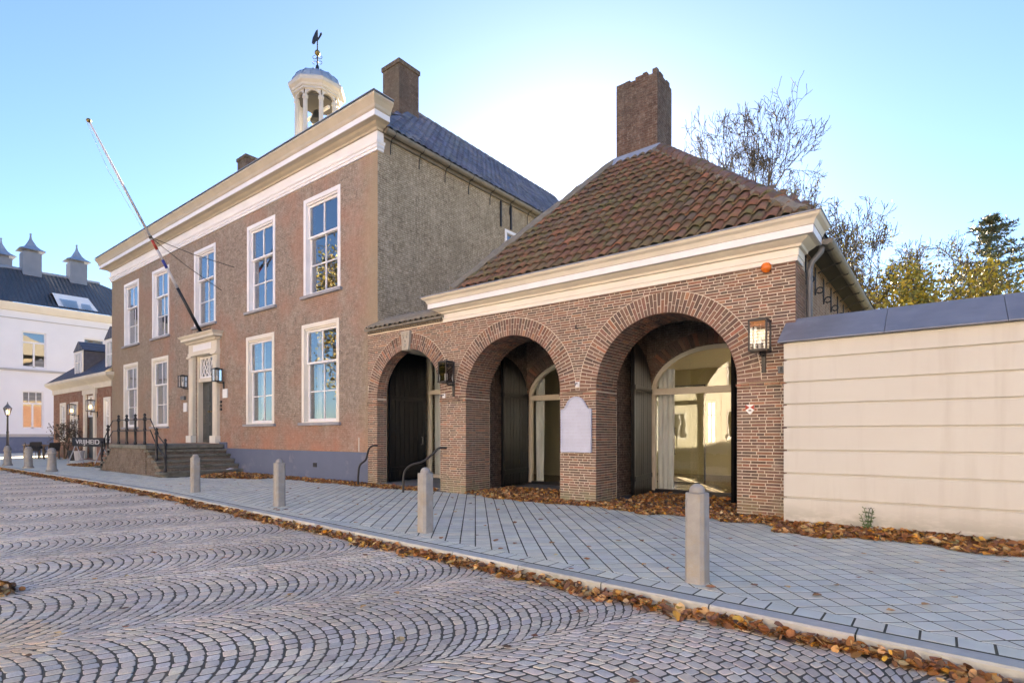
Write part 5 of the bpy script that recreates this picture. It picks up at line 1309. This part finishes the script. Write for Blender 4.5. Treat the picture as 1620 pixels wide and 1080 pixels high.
for i, (yc, ztop) in enumerate(((9.4, 13.6), (10.85, 14.0), (13.75, 13.9))):
    xx = XW - 4 - (1.6 if i == 0 else 0); hb = 1.55
    c_ = MB().box(xx - .6, xx + .6, yc - .56, yc + .56, ztop - 2.2, ztop + hb - .2).build('vent_chimney', M_ventgrey, WH)
    MB().box(xx - .4, xx + .4, yc - .4, yc + .4, ztop + hb - .2, ztop + hb).build('vent_neck', M_ventgrey, c_)
    pr = [(.98, 0), (.9, .05), (.6, .22), (.38, .45), (.22, .75), (.1, 1.0), (.06, 1.25), (.05, 1.35), (.09, 1.4), (.06, 1.47), (.0, 1.5)]
    MB().lathe([(r_ * 1.15, z * .95) for r_, z in pr], (xx, yc, ztop + hb - .02), 4, rot=R(45)).build('vent_cap', M_lead, c_)
dm_ = MB().add([(XW + .2, 11.7, 10.7), (XW + .2, 14.2, 10.7), (XW - .5, 13.6, 11.9), (XW - .5, 11.4, 11.9), (XW - 2.5, 14.2, 12.0), (XW - 2.5, 11.4, 12.0)], [(0, 1, 2, 3), (3, 2, 4, 5), (1, 4, 2)]).build('roof_dormer', M_white, WH)
MB().add([(XW + .16, 11.95, 10.82), (XW + .16, 12.85, 10.82), (XW - .22, 12.8, 11.45), (XW - .22, 11.75, 11.45)], [(0, 1, 2, 3)]).build('pane', M_glass, dm_).location = (.05, 0, .03)
MB().add([(XW + .16, 13.05, 10.82), (XW + .16, 13.75, 10.82), (XW - .12, 13.6, 11.3), (XW - .12, 13.05, 11.3)], [(0, 1, 2, 3)]).build('pane', M_glass, dm_).location = (.05, 0, .03)

# ------------------------------------------------------------------ street lamp
lx, ly, _ = G(12, 722)
SLm = thing('street_lamp', 'black street lamp post with hexagonal lantern at the far left', 'lamp', (lx, ly, 0))
MB().lathe([(.16, 0), (.16, .1), (.11, .15), (.1, .6), (.12, .64), (.07, .7), (.055, 1.4), (.075, 1.44), (.05, 1.5), (.04, 2.35), (.07, 2.4), (.04, 2.45)], (lx, ly, 0), 10).build('post', M_iron, SLm, smooth=True)
MB().lathe([(.1, 2.45), (.2, 2.85)], (lx, ly, 0), 6).build('lantern_glass', M_lglass, SLm)
for i in range(6):
    a = R(60 * i); MB().tube([(lx + .1 * math.cos(a), ly + .1 * math.sin(a), 2.45), (lx + .2 * math.cos(a), ly + .2 * math.sin(a), 2.85)], .014, 5).build('glazing_bar', M_iron, SLm)
MB().lathe([(.23, 2.85), (.1, 3.02), (.06, 3.06), (.05, 3.1), (.02, 3.14), (.035, 3.18), (.0, 3.24)], (lx, ly, 0), 6).build('lantern_roof', M_zinc, SLm)
MB().lathe([(.0, 2.5), (.05, 2.54), (.05, 2.72), (.0, 2.76)], (lx, ly, 0), 8).build('bulb', M_lamp, SLm)

# ------------------------------------------------------------------ trees
def grow(base, H, spread, seed, levels=6, fork=2.0, up=.12, trunk=.3, r0=.28, stems=3, side=.55, blen=.2):
    r_ = random.Random(seed); lines = []; tips = []
    def rv(s): return Vector((r_.gauss(0, s), r_.gauss(0, s), r_.gauss(0, s)))
    def branch(p, d, L, rad, lv):
        pts = [p.copy()]; rads = [rad]; n = 5 if lv < 3 else 4; kids = []
        for i in range(n):
            d = (d + rv(.10 + .022 * lv) + Vector((0, 0, up * (.2 + .2 * r_.random())))).normalized()
            p = p + d * (L / n); rr = rad * (1 - .45 * (i + 1) / n); pts.append(p.copy()); rads.append(rr)
            if lv < levels and i >= 1 and r_.random() < side: kids.append((p.copy(), d.copy(), rr))
        lines.append((pts, rads, lv))
        if lv >= levels: tips.append((p, d)); return
        if lv >= levels - 2: tips.append((p, d))
        for i in range(2 if r_.random() < .75 else 3):
            ax = rv(1).normalized(); nd = (d + ax * r_.uniform(.35, .75)).normalized(); branch(p, nd, L * r_.uniform(.62, .85), rads[-1] * .8, lv + 1)
        for (q, dd, rr) in kids:
            ax = dd.cross(rv(1)).normalized(); nd = (dd * .75 + ax * r_.uniform(.6, .95)).normalized(); branch(q, nd, L * r_.uniform(.4, .65), rr * .55, lv + 1 + (1 if r_.random() < .3 else 0))
    p0 = Vector((0, 0, 0)); t_ = [p0, Vector((r_.gauss(0, .1), r_.gauss(0, .1), H * trunk * .5)), Vector((r_.gauss(0, .2), r_.gauss(0, .2), H * trunk))]
    lines.append((t_, [r0 * 1.25, r0, r0 * .9], 0))
    for s in range(stems):
        a = 2 * math.pi * s / stems + r_.uniform(-.5, .5); tl_ = r_.uniform(.35, 1.1)
        branch(t_[-1].copy(), Vector((math.cos(a) * tl_, math.sin(a) * tl_, 1)).normalized(), H * blen, r0 * .62, 1)
    mz = max(p.z for l in lines for p in l[0]); mr = sorted(math.hypot(p.x, p.y) for l in lines for p in l[0])[-20:][0]
    sz = H / mz; sxy = sz * min(1.35, max(.7, spread / mr / sz))
    f = lambda p: Vector((base[0] + p.x * sxy, base[1] + p.y * sxy, base[2] + p.z * sz))
    return [([f(p) for p in l[0]], l[1], l[2]) for l in lines], [(f(p), d) for p, d in tips], r_
def tree(name, label, cat, base, H, spread, seed, leaves=0, lsize=.12, cols=((.3, .25, .05),), leaf_zmax=1.0, group=None, cluster=.35, twig=.011, **kw):
    T = thing(name, label, cat, base, group)
    lines, tips, r_ = grow(base, H, spread, seed, **kw); tr = MB()
    for pts, rads, lv in lines: tr.tube(pts, [max(r, twig) for r in rads], 7 if lv < 2 else (4 if lv < 4 else 3), cap=False)
    tr.build('trunk', M_bark, T, smooth=True)
    if leaves:
        lf = MB(); k = 0
        tp = [t for t in tips if t[0].z < base[2] + H * leaf_zmax]
        while k < leaves:
            p, d = r_.choice(tp); q = p + Vector((r_.gauss(0, cluster), r_.gauss(0, cluster), r_.gauss(0, cluster)))
            u = Vector((r_.gauss(0, 1), r_.gauss(0, 1), r_.gauss(0, 1))).normalized(); v = u.cross(Vector((r_.gauss(0, 1), r_.gauss(0, 1), r_.gauss(0, 1)))).normalized(); s = lsize * r_.uniform(.6, 1.3)
            c = r_.choice(cols); b_ = r_.uniform(.7, 1.3)
            lf.add([q - u * s * .5, q + v * s * .32, q + u * s * .5, q - v * s * .32], [(0, 1, 2, 3)], tuple(x * b_ for x in c)); k += 1
        lf.build('crown', M_leaft, T)
    return T
def at(px, z):
    v = ray(px, 600); return (v[0] * z, v[1] * z, -.1)
YEL = ((.42, .33, .05), (.30, .28, .05), (.38, .25, .04), (.22, .24, .05))
tree('bare_tree', 'tall nearly bare tree behind the arcade chimney', 'tree', at(1165, 26), 17.2, 4.8, 12, 2600, .12, YEL, .72, cluster=.14, levels=7, stems=4, trunk=.43, r0=.36, side=.5, blen=.19, twig=.010)
tree('bare_tree', 'thin half bare tree with yellow leaves right of the arcade cornice', 'tree', at(1325, 23), 11.6, 3.6, 27, 2600, .10, YEL, 1.0, cluster=.14, levels=7, stems=3, trunk=.36, r0=.24, side=.42)
tree('bare_tree', 'wide half bare tree with crooked limbs above the slate coping', 'tree', at(1412, 25), 11.4, 4.4, 33, 2200, .10, YEL, .9, cluster=.14, levels=7, stems=3, trunk=.36, r0=.26, side=.42)
tree('yellow_tree', 'bushy yellow leaved tree just above the slate coping', 'tree', at(1440, 21), 7.9, 3.0, 41, 15000, .15, ((.42, .34, .05), (.36, .30, .05), (.28, .27, .06), (.46, .33, .05), (.2, .2, .05)), 1.0, cluster=.28, levels=5, stems=4, trunk=.25, r0=.12)
tree('yellow_tree', 'dark green and yellow shrub low behind the slate coping', 'tree', at(1515, 24), 6.7, 2.4, 43, 11000, .16, ((.30, .26, .06), (.12, .13, .04), (.16, .15, .05)), 1.0, cluster=.3, levels=5, stems=4, trunk=.2, r0=.1)
tree('evergreen_tree', 'dark green broadleaf tree at the right edge', 'tree', at(1622, 22), 9.0, 2.2, 51, 9000, .15, ((.05, .085, .03), (.07, .11, .04), (.04, .07, .03), (.10, .13, .05)), 1.0, cluster=.3, levels=5, stems=4, trunk=.15, r0=.14)
def pine(base, H, label, seed, spread=2.7):
    T = thing('pine_tree', label, 'tree', base); r_ = random.Random(seed); tr = MB(); nd = MB(); b = Vector(base)
    tr.tube([b, b + Vector((.1, 0, H * .5)), b + Vector((0, .1, H))], [.22, .15, .02], 7)
    z = H * .28
    while z < H:
        f = (z - H * .28) / (H * .72); n = r_.choice((3, 4, 5)); Lm = spread * (1 - f) ** .8 * r_.uniform(.7, 1.15) + .25
        for k in range(n):
            a = r_.uniform(0, 6.28); L = Lm * r_.uniform(.6, 1.15); P = [b + Vector((0, 0, z))]; d = Vector((math.cos(a), math.sin(a), r_.uniform(-.05, .25)))
            for s in range(5):
                d = (d + Vector((r_.gauss(0, .12), r_.gauss(0, .12), r_.gauss(0.03, .06)))).normalized(); P.append(P[-1] + d * L / 5)
            tr.tube(P, [.05 * (1 - i / 6.5) for i in range(6)], 4, cap=False)
            for s in range(1, 6):
                for c_ in range(4):
                    q0 = P[s] + Vector((r_.gauss(0, .22), r_.gauss(0, .22), r_.gauss(.05, .05))); col_ = r_.choice(((.08, .11, .07), (.10, .13, .08), (.06, .09, .055), (.13, .15, .08), (.16, .16, .08)))
                    for e in range(9):
                        u = Vector((r_.gauss(0, 1), r_.gauss(0, 1), r_.gauss(.4, .7))).normalized(); v = u.cross(Vector((r_.gauss(0, 1), r_.gauss(0, 1), r_.gauss(0, 1)))).normalized() * .032
                        nd.add([q0 - v, q0 + v, q0 + u * r_.uniform(.16, .3)], [(0, 1, 2)], col_)
        z += r_.uniform(.36, .6)
    tr.build('trunk', M_bark, T); nd.build('crown', M_needle, T)
pine(at(1565, 30), 13.2, 'tall blue green pine tree at the right', 9, 4.8)
# across the street: seen as reflections in the window panes
tree('autumn_tree', 'tall autumn tree across the street, reflected in the upper windows', 'tree', (-35, -8.5, -.1), 16, 4.5, 61, 16000, .24, ((.30, .24, .05), (.2, .19, .05), (.35, .24, .05)), 1.0, cluster=.4, levels=6, stems=4, trunk=.25, r0=.3)
tree('autumn_tree', 'smaller autumn tree across the street, reflected in the lower windows', 'tree', (-27, -10.5, -.1), 10, 3.6, 67, 9000, .22, ((.24, .2, .05), (.14, .15, .05), (.35, .24, .05)), 1.0, cluster=.4, levels=5, stems=4, trunk=.25, r0=.22)
def row_house(x0, x1, y, h, mat, label, roofm_):
    H_ = thing('row_house', label, 'building', ((x0 + x1) / 2, y, 0)); n = int((x1 - x0) / 2.6)
    op = []
    for k in range(n):
        xc = x0 + (k + .5) * (x1 - x0) / n
        op += [(xc - .6, xc + .6, 1.0, 3.0), (xc - .6, xc + .6, 4.4, 6.3)]
    m2 = MB(); wall_openings(m2, x0, x1, 0, h, y, y - .3, op); m2.build('wall', mat, H_); MB().box(x0, x1, y - 9, y - .31, 0, h - .02).build('core', M_dark, H_)
    for (a, b, c, d) in op:
        q = MB(); frame_ring(q, a, b, c, d, .1, y - .16, y - .06); q.box((a + b) / 2 - .03, (a + b) / 2 + .03, y - .15, y - .08, c, d); q.build('window', M_white, H_)
    MB().prism([(y + .3, h), (y - 9.3, h), (y - 4.5, h + 3.6)], 'X', x0 - .2, x1 + .2).build('roof', roofm_, H_)
M_lbrick = brickmat('opposite_brick', 'XY', (.50, .30, .21), (.44, .27, .19), (.55, .5, .42), h=.06)
row_house(-46, -33, -14.5, 6.8, M_lbrick, 'red brick house across the street, reflected in the glazing', M_orangeroof)
row_house(-32.5, -18, -15, 7.2, M_stucco, 'white house across the street, reflected in the windows', M_orangeroof)
row_house(-17.5, -4, -14.5, 7.0, plain('cream_house', (.74, .68, .56)), 'cream house across the street behind the viewer', M_orangeroof)
row_house(-3.5, 12, -14.8, 7.4, M_stucco, 'tall white house across the street at the viewer', M_orangeroof)
row_house(12.5, 26, -14.6, 6.9, M_lbrick, 'brick house across the street to the right of the viewer', M_orangeroof)

# ------------------------------------------------------------------ fallen leaves
lr = random.Random(77)
LC = [(.30, .13, .045), (.22, .095, .04), (.38, .19, .07), (.16, .075, .04), (.45, .27, .11), (.12, .06, .035), (.52, .36, .18), (.34, .14, .04), (.26, .12, .06)]
LY = [(.62, .36, .06), (.55, .42, .22), (.60, .30, .05)]
def leaf(mb, p, s, tilt, flat=False):
    a = lr.uniform(0, 6.28); u = Vector((math.cos(a), math.sin(a), lr.gauss(0, tilt))).normalized(); v = Vector((0, 0, 1)).cross(u).normalized(); v = (v + Vector((0, 0, lr.gauss(0, tilt)))).normalized(); n_ = u.cross(v)
    if n_.z < 0: n_ = -n_
    k = lr.uniform(-.05, .45) if not flat else lr.uniform(0, .15); cu = lr.uniform(-.1, .35) if not flat else .05
    pts = []
    for uu_, w_ in ((-.5, .03), (-.28, .34), (.05, .42), (.3, .26), (.52, .02)):
        h = cu * uu_ * uu_ * 2
        c = p + u * uu_ * s + n_ * h * s
        for sg in (-1, 0, 1): pts.append(c + v * sg * w_ * s + n_ * (abs(sg) * w_ * k * s))
    fs = []
    for i in range(4):
        for j in range(2): fs.append((i * 3 + j, i * 3 + j + 1, (i + 1) * 3 + j + 1, (i + 1) * 3 + j))
    t = tuple(1.25 * x for x in jit(lr.choice(LY) if lr.random() < .11 else lr.choice(LC), .25, .08)); mb.add(pts, fs, t)
def heap(name, label, fn, n, smin=.045, smax=.085, tilt=.45, hmax=.05):
    mb = MB()
    for _ in range(n):
        r_ = fn()
        if r_ is None: continue
        x, y, z, hh = r_; leaf(mb, Vector((x, y, z + .012 + lr.random() ** 1.6 * hmax * hh)), lr.uniform(smin, smax), tilt)
    tag(mb.build(name, M_leaf), label, 'leaves', kind='stuff')
wob = lambda x: .5 + .5 * math.sin(x * 2.1 + 1.3 * math.sin(x * 5.3))
def gutter_fn(xa, xb, p=1.0):
    def f():
        x = xb + (xa - xb) * lr.random() ** p; e = abs(lr.gauss(0, .5)) * (.08 + .09 * wob(x)); 
        return (x, kerbY(x) - .025 - e, -.1, max(.2, 1 - e / .3))
    return f
heap('gutter_leaves', 'brown leaves heaped in the gutter along the near kerb', gutter_fn(3.0, -8.0), 2700, .03, .09, .5, .06)
heap('gutter_leaves', 'brown leaves in the gutter along the far kerb by the stoop', gutter_fn(-8.0, -34.0), 5200, .06, .10, .4, .06)
def strip_fn(x0, x1, yback, wid):
    def f():
        x = lr.uniform(x0, x1); e = lr.random() ** 1.35 * wid * (.65 + .5 * wob(x * 1.3)); return (x, yback - e, 0, max(.1, 1 - e / wid))
    return f
heap('wall_leaves', 'thick bank of brown and yellow leaves along the cream wall', strip_fn(-1.75, 4.0, YC - .01, .55), 5600, .035, .115, .5, .09)
heap('wall_leaves', 'leaves drifted against the right brick pier', strip_fn(-3.9, -1.74, YA + .02, .52), 2000, .045, .085, .5, .07)
def rect_fn(x0, x1, y0, y1, z=0.02, m=.12):
    def f():
        return (lr.uniform(x0, x1), lr.uniform(y0, y1), z, .6)
    return f
heap('arch_leaves', 'leaves lying inside the right arch', rect_fn(-4.85, -2.5, 8.75, 11.0, .022), 1500, .05, .09, .45, .06)
heap('arch_leaves', 'leaves lying in the mouth of the middle arch', rect_fn(-8.0, -5.7, 8.55, 10.2, .022), 1500, .05, .09, .45, .06)
heap('pier_leaves', 'leaves around the foot of the middle pier', strip_fn(-7.4, -3.6, 8.74, .36), 2400, .045, .08, .45, .07)
heap('gate_leaves', 'leaves in front of the gate and grey plinth', strip_fn(-17.2, -8.9, 8.72, .34), 4200, .05, .085, .45, .06)
def blob_fn(cx, cy, rx, ry):
    def f():
        a = lr.uniform(0, 6.28); r_ = math.sqrt(lr.random()) * (.75 + .25 * math.sin(a * 3 + 1)); return (cx + rx * r_ * math.cos(a), cy + ry * r_ * math.sin(a), 0, 1.1 - r_)
    return f
heap('stoop_leaves', 'heap of leaves right of the stoop steps', blob_fn(-16.9, 8.0, 1.5, .85), 3600, .06, .10, .45, .12)
heap('terrace_leaves', 'carpet of leaves left of the stoop before the sign board', blob_fn(-27.5, 7.6, 3.6, .9), 3800, .07, .12, .4, .06)
def scatter_fn():
    x = -lr.random() ** 1.3 * 18 + 2.5; y = lr.uniform(kerbY(x) + .1, 8.3)
    return None if (-24 < x < -18 and y > 6.4) else (x, y, .002, .05)
heap('scattered_leaves', 'single fallen leaves scattered over the pavement', scatter_fn, 170, .05, .09, .08, .02)
def scatter2():
    x = -lr.random() ** 1.2 * 9 + 1; y = lr.uniform(.5, kerbY(x) - .2); return (x, y, -.097, .05)
heap('scattered_leaves', 'single fallen leaves scattered over the cobbled road', scatter2, 45, .035, .07, .1, .02)
p = G(2, 936, -.1); heap('leaf_clump', 'small clump of brown leaves on the road at the left edge', lambda: (p[0] + lr.gauss(0, .09), p[1] + lr.gauss(0, .07), -.1, 1), 90, .05, .08, .5, .07)

# ------------------------------------------------------------------ weed by the wall
wx = FY(1373, 800, YC - .05)[0]
WD = thing('weed_plant', 'small green weed growing at the foot of the cream wall', 'plant', (wx, YC - .06, 0))
st = MB(); wl = MB(); wr = random.Random(8)
for k in range(5):
    a = wr.uniform(-1, 1); P = [Vector((wx, YC - .06, 0))]; d = Vector((a * .45, -.12 + wr.uniform(-.2, .05), 1)).normalized(); L = wr.uniform(.24, .40)
    for s in range(6):
        d = (d + Vector((wr.gauss(0, .1), wr.gauss(0, .06), .05))).normalized(); P.append(P[-1] + d * L / 6)
        for sg in (-1, 1):
            for _ in range(2):
                u = Vector((sg * wr.uniform(.5, 1), wr.uniform(-.7, .3), wr.uniform(.1, .8))).normalized(); v = u.cross(Vector((wr.gauss(0, 1), wr.gauss(0, 1), wr.gauss(0, 1)))).normalized(); s_ = wr.uniform(.03, .06) * (1.2 - s * .1)
                q = P[-1]; wl.add([q, q + u * s_ * .5 + v * s_ * .16, q + u * s_, q + u * s_ * .5 - v * s_ * .16], [(0, 1, 2, 3)])
    st.tube(P, .004, 4)
st.build('stem', M_green, WD); wl.build('foliage', M_green, WD)
# bare shrubs at the cafe
for x, lb in ((-37.0, 'bare brown shrub under the left cafe lantern'), (-35.6, 'bare brown shrub beside the cafe door')):
    tree('bare_shrub', lb, 'shrub', (x, 8.6, 0), 2.1, .75, int(-x * 7), 260, .09, ((.2, .12, .08), (.14, .09, .07)), 1.0, cluster=.1, levels=4, stems=4, trunk=.12, r0=.03)
